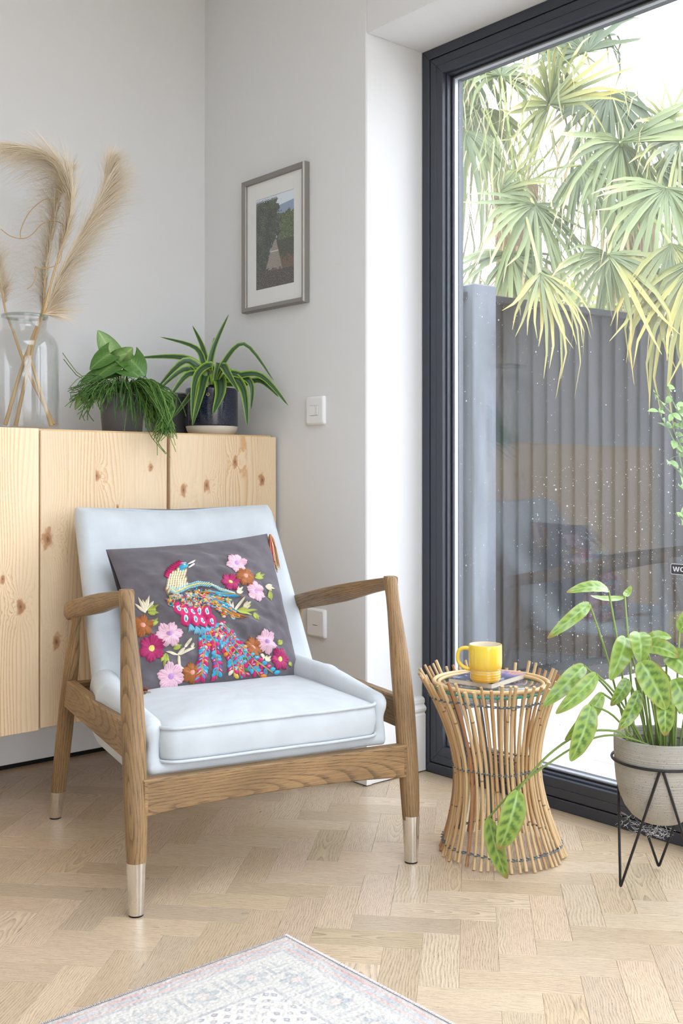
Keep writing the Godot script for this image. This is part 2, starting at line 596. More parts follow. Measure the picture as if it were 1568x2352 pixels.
# ------------------------------------------------------------------ herringbone floor
const PW := 0.0735
const PL := 0.2205
func floor_() -> void:
	var base := mat(srgb(214, 188, 156), 0.6, 0.0, "floor_joint")
	var fl := struct("floor", boxm(Vector3(-2.95, -0.12, -3.47), Vector3(2.72, -0.002, 3.35), 0.0), base, "pale oak herringbone parquet floor", "floor")
	var m := mat(Color.WHITE, 0.36, 0.0, "oak_parquet")
	m.albedo_texture = tex(oak_floor_image())
	m.metallic_specular = 0.55
	var rough := noise_tex(0.02, 5, 0.75, 1.0)
	m.roughness_texture = rough
	M.oak_floor = m
	# 32 looks: the same bevelled plank over another field of the texture
	var looks := []
	for k in 32:
		looks.push_back(plank_mesh(PackedVector2Array([Vector2(0.0002, 0.0002), Vector2(PW - 0.0002, 0.0002), Vector2(PW - 0.0002, PL - 0.0002), Vector2(0.0002, PL - 0.0002)]), k))
	var ang := deg_to_rad(-7.0)
	var da := (rgt * cos(ang) + fwd * sin(ang))
	var db := (fwd * cos(ang) - rgt * sin(ang))
	var p0 := at(1138, 2083, 0.92 * LENS / (2083 - HORIZON))
	p0.y = 0.0
	var area := PackedVector2Array([Vector2(-2.7, -3.1922), Vector2(WALL_X, -3.1922), Vector2(WALL_X, REVEAL_Z), Vector2(FRAME_X - 0.072, REVEAL_Z), Vector2(FRAME_X - 0.072, 1.9), Vector2(WALL_X, 1.9), Vector2(WALL_X, 3.1), Vector2(-2.7, 3.1)])
	var near := []
	var far := []
	for i in range(-70, 71):
		for j in range(-26, 27):
			for o in 2:
				# lattice (W, W) and (L, -L); o = 0 runs along b, o = 1 along a
				var a0 := i * PW + j * PL
				var b0 := i * PW - j * PL
				var org := Vector2(a0, b0 - PL) if o == 0 else Vector2(a0 + PW - PL, b0)
				var size := Vector2(PW, PL) if o == 0 else Vector2(PL, PW)
				var mid := p0 + da * (org.x + size.x * 0.5) + db * (org.y + size.y * 0.5)
				if mid.x < -2.9 or mid.x > 2.5 or mid.z < -3.4 or mid.z > 3.3:
					continue
				var d := mid - EYE
				var depth := d.dot(fwd)
				var sx := 784.0 + LENS * d.dot(rgt) / maxf(depth, 0.01)
				var sy := HORIZON - LENS * d.y / maxf(depth, 0.01)
				var seen := depth > 0.5 and sx > -160 and sx < 1730 and sy < 2520
				(near if seen else far).push_back([org, o, mid])
	near.sort_custom(func(a, b): return (a[2] - EYE).length_squared() < (b[2] - EYE).length_squared())
	var rest := MB.new()
	var count := 0
	for e in near + far:
		var org: Vector2 = e[0]
		var o: int = e[1]
		# a frame with x across the plank and y along it
		var ex := da if o == 0 else -db
		var ey := db if o == 0 else da
		var start := p0 + da * org.x + db * org.y
		if o == 1:
			start += db * PW
		var xf := Transform3D(Basis(ex, ey, Vector3.UP), start)
		var poly := PackedVector2Array()
		for q in [Vector2(0.0002, 0.0002), Vector2(PW - 0.0002, 0.0002), Vector2(PW - 0.0002, PL - 0.0002), Vector2(0.0002, PL - 0.0002)]:
			var w := xf * Vector3(q.x, q.y, 0)
			poly.push_back(Vector2(w.x, w.z))
		var cut := Geometry2D.intersect_polygons(poly, area)
		if cut.is_empty():
			continue
		var whole: bool = cut.size() == 1 and absf(poly_area(cut[0]) - poly_area(poly)) < 1e-6
		var k := rng.randi() % 32
		var visible_: bool = count < 285 and near.has(e)
		if whole and visible_:
			var pl := part("plank", looks[k], m, fl)
			pl.transform = xf
			count += 1
			continue
		for c in cut:
			var loc := PackedVector2Array()
			for w in c:
				var v := xf.affine_inverse() * Vector3(w.x, 0, w.y)
				loc.push_back(Vector2(v.x, v.y))
			if poly_area(loc) < 2e-5:
				continue
			if visible_:
				var pl := part("plank", plank_mesh(loc, k), m, fl)
				pl.transform = xf
				count += 1
			else:
				plank_into(rest, loc, k, xf)
	part("plank_field", rest.mesh(), m, fl, "", "stuff")
	# border boards along the window
	var z := REVEAL_Z
	while z < 1.9:
		var l := 1.2 if z > -1.5 else (0.86 if z < -2.0 else 0.9)
		var b := MB.new()
		b.box(Vector3(0.0004, -0.004, 0.0004), Vector3(0.0716, 0.0, minf(l, 1.9 - z) - 0.0004), 0.0007)
		for q in b.V.size():
			var p := b.V[q]
			b.U[q] = Vector2((p.x * 1.1 + 0.01) / (PW * 8) + 0.25, (p.z * 0.22 + 0.01) / (PL * 4))
		b.moved(Transform3D(Basis(), Vector3(FRAME_X - 0.072, 0, z)))
		part("border_plank", b.mesh(), m, fl)
		z += l

func poly_area(p: PackedVector2Array) -> float:
	var a := 0.0
	for i in p.size():
		a += p[i].cross(p[(i + 1) % p.size()])
	return absf(a) * 0.5

func plank_into(b: MB, poly: PackedVector2Array, k: int, xf: Transform3D) -> void:
	var from := b.V.size()
	b.prism(poly, -0.003, 0.0, 0.0005)
	for i in range(from, b.V.size()):
		var p := b.V[i]
		b.U[i] = Vector2(((k % 8) + clampf(p.x / PW, 0.012, 0.988)) / 8.0, ((k / 8) + clampf(p.y / PL, 0.004, 0.996)) / 4.0)
	b.moved(xf, from)

func plank_mesh(poly: PackedVector2Array, k: int) -> ArrayMesh:
	var b := MB.new()
	plank_into(b, poly, k, Transform3D())
	return b.mesh()

# ------------------------------------------------------------------ tall window
func window() -> void:
	M.frame = mat(srgb(54, 58, 68), 0.42, 0.0, "anthracite_aluminium")
	M.frame.metallic_specular = 0.5
	M.gasket = mat(srgb(18, 18, 20), 0.7, 0.0, "gasket")
	M.spacer = mat(srgb(196, 200, 206), 0.35, 0.3, "spacer_bar")
	var glass := mat(Color(0.9, 0.95, 0.95, 0.015), 0.0, 0.0, "window_glass")
	glass.transparency = BaseMaterial3D.TRANSPARENCY_ALPHA
	glass.metallic_specular = 0.5
	M.glass = glass
	var x := FRAME_X
	var z0 := REVEAL_Z + 0.003
	var z1 := 1.9
	var top := HEAD_Y
	var root := thing("window_1", "tall anthracite framed window looking onto the garden fence and palms", "window")
	root.set_meta("kind", "structure")
	# outer frame: a shallow lip, a groove, then the deep frame
	var parts := [["frame", 0.0, 0.031, 0.0, 0.10], ["groove", 0.0295, 0.0345, 0.006, 0.10]]
	ring_frame("frame", root, x, 0.0, x + 0.10, z0, z1, 0.0, top, 0.030, M.frame)
	ring_frame("frame_groove", root, x + 0.007, 0.0, x + 0.10, z0 + 0.0295, z1 - 0.0295, 0.0295, top - 0.0295, 0.006, M.gasket)
	var panes := [[z0 + 0.034, -0.93], [-0.93, 0.48], [0.48, z1 - 0.034]]
	for i in panes.size():
		var a: float = panes[i][0]
		var b: float = panes[i][1]
		var s0 := 0.034
		ring_frame("sash", root, x + 0.001, 0.0, x + 0.085, a, b, s0, top - s0, 0.024, M.frame)
		ring_frame("sash_inner", root, x + 0.0018, 0.0, x + 0.085, a + 0.0245, b - 0.0245, s0 + 0.0245, top - s0 - 0.0245, 0.026, M.frame)
		ring_frame("glazing_bead", root, x + 0.018, 0.0, x + 0.06, a + 0.050, b - 0.050, s0 + 0.050, top - s0 - 0.050, 0.006, M.frame)
		ring_frame("gasket", root, x + 0.034, 0.0, x + 0.039, a + 0.055, b - 0.055, s0 + 0.055, top - s0 - 0.055, 0.006, M.gasket)
		ring_frame("spacer_bar", root, x + 0.0435, 0.0, x + 0.058, a + 0.052, b - 0.052, s0 + 0.052, top - s0 - 0.052, 0.012, M.spacer)
		ring_frame("outer_bead", root, x + 0.0635, 0.0, x + 0.085, a + 0.049, b - 0.049, s0 + 0.049, top - s0 - 0.049, 0.012, M.frame)
		for k in (2 if i == 0 else 1):
			var px := x + (0.040 if k == 0 else 0.061)
			var pq := px - 0.004
			var g := MB.new()
			g.quad(Vector3(px, s0 + 0.05, a + 0.05), Vector3(px, s0 + 0.05, b - 0.05), Vector3(px, top - s0 - 0.05, b - 0.05), Vector3(px, top - s0 - 0.05, a + 0.05))
			if i == 0:
				g.quad(Vector3(pq, s0 + 0.05, a + 0.05), Vector3(pq, s0 + 0.05, b - 0.05), Vector3(pq, top - s0 - 0.05, b - 0.05), Vector3(pq, top - s0 - 0.05, a + 0.05))
			g.flip_towards(Vector3(-1, 0, 0))
			part("pane", g.mesh(), glass, root)
	# dried rain spots on the outer pane that the photo shows
	var dot := SphereMesh.new()
	dot.radius = 1.0
	dot.height = 2.0
	dot.radial_segments = 6
	dot.rings = 3
	var mm := MultiMesh.new()
	mm.transform_format = MultiMesh.TRANSFORM_3D
	mm.mesh = dot
	dot.material = mat(srgb(240, 243, 248), 0.6, 0.0, "dried_spot")
	mm.instance_count = 3600
	var nz := noise(2.2, 44, 2)
	var n := 0
	while n < 3600:
		var zz := rnd(-2.24, -1.1)
		var yy := rnd(0.1, 2.1)
		var dens := 0.16 + (0.75 if yy < 0.95 and yy > 0.35 and zz > -1.95 else 0.0) + 0.3 * nz.get_noise_2d(zz, yy)
		if rng.randf() > dens:
			continue
		var r := 0.00055 * exp(rng.randfn(0.0, 0.55))
		mm.set_instance_transform(n, Transform3D(Basis.from_scale(Vector3(0.00015, r * rnd(0.8, 1.5), r)), Vector3(x + 0.0615, yy, zz)))
		n += 1
	var spots := MultiMeshInstance3D.new()
	spots.name = "rain_spots"
	spots.multimesh = mm
	spots.set_meta("kind", "stuff")
	root.add_child(spots, true)
	# sticker on the pane
	var st := thing("sticker", "small dark rounded sticker with white outline and letters on the glass", "sticker", Vector3(x + 0.0345, 0.681, -1.480))
	var yaw := -PI / 2
	var body := MB.new()
	body.prism(rounded_rect(0.0, -0.0135, 0.095, 0.0135, 0.004, 4), 0.0, 0.0004)
	body.moved(Transform3D(Basis(Vector3.UP, yaw), Vector3.ZERO))
	part("backing", body.mesh(), mat(Color(0.93, 0.93, 0.94), 0.4), st)
	var inn := MB.new()
	inn.prism(rounded_rect(0.0014, -0.0121, 0.0936, 0.0121, 0.0032, 4), 0.0004, 0.0006)
	inn.moved(Transform3D(Basis(Vector3.UP, yaw), Vector3.ZERO))
	part("face", inn.mesh(), mat(srgb(70, 72, 78), 0.5), st)
	var tm := TextMesh.new()
	tm.text = "WO"
	var sf := SystemFont.new()
	sf.font_names = PackedStringArray(["Droid Sans"])
	sf.font_weight = 700
	tm.font = sf
	tm.font_size = 32
	tm.pixel_size = 0.00052
	tm.depth = 0.0003
	tm.horizontal_alignment = HORIZONTAL_ALIGNMENT_LEFT
	var lt := part("lettering", tm, mat(Color(0.95, 0.95, 0.96), 0.4), st)
	lt.transform = Transform3D(Basis(Vector3.UP, yaw) * Basis.from_scale(Vector3(1.25, 1, 1)), Basis(Vector3.UP, yaw) * Vector3(0.006, 0.0, 0.0007))

func rounded_rect(x0: float, y0: float, x1: float, y1: float, r: float, n: int) -> PackedVector2Array:
	var out := PackedVector2Array()
	for c in [[x1 - r, y1 - r, 0.0], [x0 + r, y1 - r, PI / 2], [x0 + r, y0 + r, PI], [x1 - r, y0 + r, PI * 1.5]]:
		for i in n + 1:
			var a: float = c[2] + PI / 2 * i / n
			out.push_back(Vector2(c[0] + cos(a) * r, c[1] + sin(a) * r))
	return out

# four mitred bars round an opening in the plane of the window wall, from x0 to x1
func ring_frame(called: String, root: Node3D, x0: float, _y: float, x1: float, za: float, zb: float, ya: float, yb: float, wide: float, m: Material) -> void:
	var o := [Vector2(za, ya), Vector2(zb, ya), Vector2(zb, yb), Vector2(za, yb)]
	var i := [Vector2(za + wide, ya + wide), Vector2(zb - wide, ya + wide), Vector2(zb - wide, yb - wide), Vector2(za + wide, yb - wide)]
	for k in 4:
		var j := (k + 1) % 4
		var b := MB.new()
		b.prism(PackedVector2Array([o[k], o[j], i[j], i[k]]), 0.0, x1 - x0, minf(0.0012, wide * 0.2))
		b.moved(Transform3D(Basis(Vector3(0, 0, 1), Vector3.UP, Vector3(1, 0, 0)), Vector3(x0, 0, 0)))
		b.orient(0)
		part(called, b.mesh(), m, root)

# ------------------------------------------------------------------ garden
func garden() -> void:
	M.paving = mat(srgb(214, 212, 208), 0.8, 0.0, "paving")
	M.paving.albedo_texture = noise_tex(0.03, 9, 0.86, 1.0)
	M.paving.uv1_triplanar = true
	M.paving.uv1_world_triplanar = true
	M.soil = mat(srgb(58, 54, 50), 0.95, 0.0, "soil")
	struct("ground", boxm(Vector3(2.45, -0.30, -12.0), Vector3(16.0, -0.06, 8.0), 0.0), M.soil, "dark earth bed under the garden fence", "ground")
	var pat := struct("path", boxm(Vector3(2.46, -0.10, -2.85), Vector3(9.0, -0.045, 7.0), 0.0), mat(srgb(120, 118, 114), 0.9), "pale slab patio outside the window", "patio")
	var zz := -2.85
	var row := 0
	while zz < 1.0:
		var xx := 2.46 + (0.0 if row % 2 == 0 else -0.42)
		while xx < 6.8:
			var a := maxf(xx, 2.46)
			var b := MB.new()
			b.box(Vector3(a + 0.002, -0.046, zz + 0.002), Vector3(xx + 0.838, -0.010, zz + 0.558), 0.003)
			part("slab", b.mesh(), M.paving, pat)
			xx += 0.84
		zz += 0.56
		row += 1
	# feather-edge fence beyond the patio, running away from the house
	M.fence = mat(srgb(48, 48, 53), 0.82, 0.0, "grey_fence_paint")
	M.fence.albedo_texture = noise_tex(0.014, 21, 0.66, 1.0)
	M.fence.uv1_scale = Vector3(1.6, 0.35, 1)
	var f0 := Vector3(3.35, 0, -3.402)
	var fdir := (Vector3(5.019, 0, -3.22) - Vector3(3.637, 0, -3.372)).normalized()
	var tones := []
	for k in 5:
		var fm: StandardMaterial3D = M.fence.duplicate()
		var g := 38.0 + k * 5.0
		fm.albedo_color = srgb(g + 1, g, g + 4)
		tones.push_back(fm)
	var fe := thing("fence", "dark grey feather-edge board fence topped by a capping rail", "fence", f0, -atan2(fdir.z, fdir.x))
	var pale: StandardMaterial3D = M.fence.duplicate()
	pale.albedo_color = srgb(112, 118, 128)  # reflection of the white window reveal, put into the colour of one post
	# local axes: x along the fence, z towards the house
	for i in range(-13, 64):
		var bx := 0.46 + i * 0.0985
		var b := MB.new()
		var th := rnd(-0.002, 0.002)
		var jig := rnd(-0.004, 0.004)
		b.prism(PackedVector2Array([Vector2(bx - 0.003, 0.0), Vector2(bx + 0.0985, 0.0), Vector2(bx + 0.0985, 0.006), Vector2(bx + 0.004, 0.024 + th), Vector2(bx - 0.003, 0.023 + th)]), -0.02, 1.735 + jig, 0.001)
		b.moved(Transform3D(Basis(Vector3.RIGHT, Vector3(0, 0, 1), Vector3.UP), Vector3.ZERO))
		b.project(1, Vector2(rnd(0, 5), rnd(0, 5)))
		part("board", b.mesh(), tones[rng.randi() % 5], fe)
	part("capping_rail", boxm(Vector3(-0.85, 1.732, -0.02), Vector3(6.8, 1.765, 0.045), 0.003, 0), M.fence, fe)
	part("gravel_board", boxm(Vector3(-0.85, -0.08, -0.02), Vector3(6.8, 0.10, 0.012), 0.003, 0), M.fence, fe)
	part("post", boxm(Vector3(0.31, -0.1, -0.03), Vector3(0.455, 1.80, 0.085), 0.006), pale, fe, "post painted paler as the reflection of the white reveal in the glass")
	part("post", boxm(Vector3(0.19, -0.1, -0.06), Vector3(0.285, 1.82, 0.03), 0.006), M.fence, fe)
	part("post", boxm(Vector3(2.42, -0.1, -0.11), Vector3(2.52, 1.80, -0.02), 0.006), M.fence, fe)

# one fan leaf of a palm: HUB, direction its middle points, the normal of its face
func fan(mb: MB, hub: Vector3, dir: Vector3, nrm: Vector3, radius: float, spread: float, droop: float, n: int, c0: Color, c1: Color, tip: Color) -> void:
	nrm = (nrm - dir * nrm.dot(dir)).normalized()
	nrm = (nrm + Vector3(rnd(-0.45, 0.45), rnd(-0.3, 0.3), rnd(-0.45, 0.45))).normalized()
	nrm = (nrm - dir * nrm.dot(dir)).normalized()
	for i in n:
		if rng.randf() < 0.07:
			continue
		var t := (float(i) + 0.5) / n - 0.5
		var a := t * spread + rnd(-0.05, 0.05)
		var d := dir.rotated(nrm, a)
		var side := nrm.cross(d).normalized()
		var l := radius * (1.0 - 0.28 * pow(absf(t) * 2.0, 2.0)) * rnd(0.78, 1.1)
		var w := radius * rnd(0.022, 0.031)
		var dr := droop * rnd(0.3, 2.2)
		var kink := rnd(-0.5, 0.5)
		var snap := rng.randf() < 0.22
		var prev := []
		var shade := rnd(0.0, 1.0)
		for s in 6:
			var f := s / 5.0
			var p := hub + d * (l * f) + Vector3.DOWN * (dr * l * pow(f, 2.4)) + nrm * (0.02 * sin(i * 2.1) * f)
			if f > 0.6:
				p += (-d * (dr * l * 0.35) + side * kink * l * 0.35) * pow((f - 0.6) / 0.4, 2.0)
			if snap and f > 0.45:
				p += (Vector3.DOWN * 0.75 - d * 0.45) * l * (f - 0.45)
			var ww: float = w * [0.35, 0.8, 1.0, 0.85, 0.5, 0.06][s]
			var c := c0.lerp(c1, clampf(f * 0.7 + shade * 0.5 - 0.2, 0.0, 1.0))
			if s == 5 or (s == 4 and shade > 0.6):
				c = c.lerp(tip, 0.8)
			var row := [p - side * ww + nrm * ww * 0.45, p - nrm * ww * 0.2, p + side * ww + nrm * ww * 0.45, c]
			if prev.size():
				mb.quadc(prev[0], prev[1], row[1], row[0], prev[3], prev[3], c, c)
				mb.quadc(prev[1], prev[2], row[2], row[1], prev[3], prev[3], c, c)
			prev = row

func palms() -> void:
	M.frond = vmat(0.34, 0.5)
	M.stalk = mat(srgb(150, 160, 92), 0.55, 0.0, "leaf_stalk")
	M.trunk = vmat(0.95)
	var g0 := lin(92, 108, 66)
	var g1 := lin(160, 170, 112)
	var ye := lin(204, 190, 92)
	var dg := lin(80, 96, 66)
	var tan_ := lin(214, 192, 146)
	# crowns: trunk foot, then leaves as [hub px, hub py, depth, towards dx, dy (pixels), dz (depth), radius, spread, droop, yellow]
	var one := [
		[1262, 240, 6.3, -0.2, -0.5, -0.5, 0.62, 4.6, 0.25, 1],
		[1262, 240, 6.25, 1.0, -0.55, -0.2, 0.60, 1.2, 0.10, 2],
		[1140, 446, 6.2, 1.0, -0.25, -0.4, 0.48, 2.2, 0.25, 1],
		[1226, 470, 6.0, 0.2, 1.0, -0.5, 0.62, 3.6, 0.35, 0],
		[1172, 584, 5.9, 0.0, 1.0, -0.6, 0.52, 4.0, 0.35, 0],
		[1330, 380, 6.2, 0.5, 1.0, -0.3, 0.55, 2.6, 0.5, 0],
		[1240, 628, 5.12, 0.35, 0.9, -0.5, 0.42, 2.4, 0.4, 2],
		[1068, 300, 6.6, -0.3, 1.0, -0.2, 0.62, 3.4, 0.55, 0],
		[1150, 175, 6.8, 0.0, -0.5, 0.3, 0.60, 4.2, 0.6, 0],
		[1345, 120, 6.7, -0.3, -0.7, 0.2, 0.62, 3.4, 0.3, 3],
		[1400, 215, 6.5, 0.2, 0.9, -0.2, 0.66, 3.4, 0.6, 3],
		[1105, 250, 7.0, -0.2, 0.8, 0.2, 0.6, 3.8, 0.6, 0],
		[1060, 130, 7.1, -0.1, 0.6, 0.2, 0.6, 4.0, 0.5, 3],
		[1215, 110, 7.0, 0.4, -0.6, 0.2, 0.6, 3.4, 0.4, 0]]
	var two := [
		[1424, 326, 5.9, -0.3, 1.0, -0.3, 0.62, 3.4, 0.5, 0],
		[1424, 326, 5.85, 1.0, -0.28, -0.2, 0.72, 0.7, 0.05, 0],
		[1396, 584, 5.38, 1.0, 0.45, -0.5, 0.60, 1.6, 0.25, 2],
		[1396, 584, 5.6, -0.6, 0.7, -0.3, 0.5, 2.4, 0.35, 0],
		[1530, 432, 5.6, -0.2, 1.0, -0.5, 0.58, 3.8, 0.4, 0],
		[1560, 330, 6.0, -0.3, -0.2, -0.2, 0.55, 4.4, 0.35, 1],
		[1540, 560, 5.3, 0.0, 1.0, -0.3, 0.55, 2.6, 0.5, 2],
		[1600, 600, 5.2, -0.4, 0.9, -0.2, 0.55, 2.4, 0.5, 2],
		[1500, 380, 6.4, 0.5, 0.9, 0.1, 0.55, 3.4, 0.6, 3],
		[1570, 200, 6.3, 0.7, -0.4, 0.0, 0.6, 1.4, 0.3, 3]]
	var crowns := [["tall fan palm nearest the house with a fibrous brown trunk", one, at(1185, 430, 6.7), at(1180, 700, 6.8)],
		["fan palm with long yellowing fronds hanging over the fence", two, at(1450, 470, 6.5), at(1465, 720, 6.6)]]
	for cr in crowns:
		var foot: Vector3 = cr[3]
		foot.y = -0.06
		var t := thing("palm_tree", cr[0], "palm", foot)
		var head: Vector3 = cr[2] - foot
		# shaggy trunk
		var tr := MB.new()
		var pts := []
		var rad := []
		var cols := []
		for i in 26:
			var f := i / 25.0
			pts.push_back(Vector3(0, 0, 0).lerp(head, f) + Vector3(sin(f * 3.0) * 0.02, 0, 0))
			rad.push_back(0.10 + 0.045 * f + rnd(-0.008, 0.008))
			cols.push_back(lin(118, 98, 78).lerp(lin(158, 136, 108), rnd(0, 1)))
		tr.tube(pts, rad, 14, true, cols)
		for i in 620:
			var f := rnd(0.45, 1.02)
			var a := rnd(0, TAU)
			var o := Vector3(cos(a), 0, sin(a))
			var p: Vector3 = head * f + o * 0.13
			var e := p + o * rnd(0.02, 0.07) + Vector3(rnd(-0.04, 0.04), rnd(-0.16, 0.06), rnd(-0.04, 0.04))
			var w := Vector3(-o.z, 0, o.x) * rnd(0.004, 0.010)
			var c := lin(122, 100, 80).lerp(lin(184, 160, 128), rnd(0, 1))
			tr.tric(p - w, p + w, e, c, c, c)
		part("trunk", tr.mesh(), M.trunk, t)
		# thin split ends and dead leaf strips hanging round the crown
		var hang := MB.new()
		for i in 360:
			var a := rnd(0, TAU)
			var rr := rnd(0.1, 0.85)
			var p := head + Vector3(cos(a) * rr, rnd(-0.75, 0.75), sin(a) * rr * 0.6)
			var q := p + Vector3(rnd(-0.18, 0.18), rnd(-0.5, -0.12), rnd(-0.1, 0.1))
			var m2 := p.lerp(q, 0.5) + Vector3(rnd(-0.08, 0.08), rnd(0.0, 0.08), 0)
			var w := Vector3(rnd(-1, 1), 0, rnd(-1, 1)).normalized() * rnd(0.003, 0.008)
			var c := g0.lerp(g1, rng.randf()).lerp(tan_, 0.35 * rng.randf())
			hang.quadc(p - w * 0.5, p + w * 0.5, m2 + w, m2 - w, c, c, c, c)
			hang.tric(m2 - w, m2 + w, q, c, c, c.lerp(tan_, 0.5))
		part("hanging_strips", hang.mesh(), M.frond, t, "", "stuff")
		for l in cr[1]:
			var hub := at(l[0], l[1], l[2]) - foot
			var dir: Vector3 = (rgt * l[3] - Vector3.UP * l[4] + fwd * l[5]).normalized()
			var mb := MB.new()
			var a := g0
			var b := g1
			var tp := tan_
			if l[9] == 1: b = ye.lerp(g1, 0.5)
			if l[9] == 2: b = ye; tp = lin(222, 196, 110)
			if l[9] == 3: a = dg; b = g0
			fan(mb, hub, dir, (-fwd * 0.9 + Vector3.UP * 0.5 + rgt * 0.2).normalized(), l[6], l[7], l[8], int(30 * clampf(l[7] / 3.4, 0.4, 1.2)), a, b, tp)
			var fr := part("frond", mb.mesh(), M.frond, t)
			var st := MB.new()
			var h2 := head + Vector3(0, -0.05, 0)
			st.tube(curve_pts([h2, h2.lerp(hub, 0.5) + Vector3(0, 0.06, 0), hub], 6), 0.008, 6)
			part("stalk", st.mesh(), M.stalk, fr)
	# rambling shrub at the fence, right of the glass
	var sh := thing("climbing_rose", "loose green climbing shrub with arching stems against the fence", "shrub", Vector3(4.55, -0.05, -2.98))
	var base := sh.position
	var stem_m := mat(srgb(110, 136, 84), 0.6, 0.0, "shrub_stem")
	var leaf_m := vmat(0.5, 0.4)
	for s in [[1502, 905], [1512, 945], [1530, 890], [1545, 985], [1552, 930], [1535, 1060], [1560, 1120], [1550, 1180]]:
		var tipp := at(s[0], s[1], 5.05 + rnd(-0.1, 0.1)) - base
		var st := MB.new()
		var root := at(1600 + rnd(-20, 30), 1500, 5.1) - base
		var midp := at(1585 + rnd(-15, 20), (s[1] + 1250) * 0.5, 5.05) - base
		var pts := curve_pts([root, midp, tipp], 10)
		st.tube(pts, [0.006, 0.0058, 0.0055, 0.005, 0.0048, 0.0045, 0.004, 0.0036, 0.003, 0.0026, 0.002], 6)
		part("stem", st.mesh(), stem_m, sh)
		for i in range(3, 11):
			for k in 3:
				if rng.randf() < 0.35:
					continue
				var lf := MB.new()
				var p: Vector3 = pts[i]
				var d := Vector3(rnd(-1, 1), rnd(-0.8, 0.5), rnd(-0.4, 1)).normalized()
				leaf_into(lf, p, p + d * rnd(0.035, 0.06), Vector3(rnd(-0.4, 0.4), 0.6, 0.8), rnd(0.014, 0.022), 0, 0.006, 0.2, func(t: float, q: float) -> Color:
					return lin(98, 138, 62).lerp(lin(150, 178, 96), absf(q) * 0.5 + t * 0.3), 4, 2)
				part("leaf", lf.mesh(), leaf_m, sh)
	# low leafy shrubs seen over the fence, and a brick house wall beyond
	var br := thing("house", "pale pink brick house wall far behind the palms", "house", Vector3(9.2, 0, -6.6))
	part("wall", boxm(Vector3(-0.4, -0.1, -3), Vector3(3.0, 3.1, 0), 0.0), mat(srgb(205, 176, 160), 0.9), br)
	var hd := thing("shrub", "yellow-green bush behind the fence under the palm fronds", "shrub", at(1420, 700, 6.0) * Vector3(1, 0, 1) + Vector3(0, -0.06, 0))
	var hm := MB.new()
	for i in 420:
		var p := Vector3(rnd(-0.75, 0.75), rnd(1.35, 1.95), rnd(-0.15, 0.15))
		var d := Vector3(rnd(-1, 1), rnd(-0.3, 1), rnd(-1, 1)).normalized()
		leaf_into(hm, p, p + d * rnd(0.07, 0.12), Vector3(rnd(-0.5, 0.5), 0.7, 0.7), 0.022, 0, 0.01, 0.2, func(t: float, _q: float) -> Color:
			return lin(140, 158, 76).lerp(lin(196, 200, 110), t), 3, 2)
	part("foliage", hm.mesh(), leaf_m, hd, "", "stuff")
	var hs := MB.new()
	for i in 7:
		hs.tube([Vector3(rnd(-0.1, 0.1), 0, 0), Vector3(rnd(-0.5, 0.5), 1.5, rnd(-0.1, 0.1))], 0.012, 6)
	part("stem", hs.mesh(), stem_m, hd)

# a leaf blade from BASE to TIP; prof 0 lance, 1 arrowhead, 2 strap, 3 broad blade
func leaf_into(mb: MB, base: Vector3, tip: Vector3, nrm: Vector3, wid: float, prof: int, bend: float, fold: float, colf: Callable, nl := 10, nw := 4, ripple := 0.0) -> void:
	var ax := (tip - base)
	var len_ := ax.length()
	var d := ax / len_
	nrm = (nrm - d * nrm.dot(d)).normalized()
	var prev := []
	var prevc := []
	for i in nl + 1:
		var t := float(i) / nl
		var p := base + ax * t + nrm * (bend * 4.0 * t * (1.0 - t))
		var tan_ := (ax + nrm * (bend * 4.0 * (1.0 - 2.0 * t))).normalized()
		var side := tan_.cross(nrm).normalized()
		var up := side.cross(tan_).normalized()
		var w := 0.0
		match prof:
			0: w = pow(sin(PI * pow(t, 0.85)), 0.85)
			1: w = pow(cos(PI / 2 * pow(minf(t, 0.999), 1.25)), 0.85)
			2: w = minf(1.0, 0.55 + t * 3.0) * pow(1.0 - pow(t, 2.2), 0.8)
			3: w = pow(sin(PI * pow(minf(1.0, t * 0.985 + 0.008), 0.78)), 0.6)
		w = maxf(w, 0.015) * wid
		var row := []
		var rc := []
		for j in nw + 1:
			var s := float(j) / nw * 2.0 - 1.0
			var q := p + side * (s * w * (1.0 - 0.12 * fold * absf(s))) + up * (fold * absf(s) * w * 0.5 + ripple * wid * sin(t * 26.0 + (1.3 if s > 0 else 0.0)) * absf(s) * (1.0 - absf(s) * 0.55))
			if prof == 1:
				q -= d * (absf(s) * absf(s) * pow(1.0 - t, 3.0) * wid * 0.6)
			row.push_back(q)
			rc.push_back(colf.call(t, s))
		if prev.size():
			for j in nw:
				mb.quadc(prev[j], prev[j + 1], row[j + 1], row[j], prevc[j], prevc[j + 1], rc[j + 1], rc[j])
		prev = row
		prevc = rc

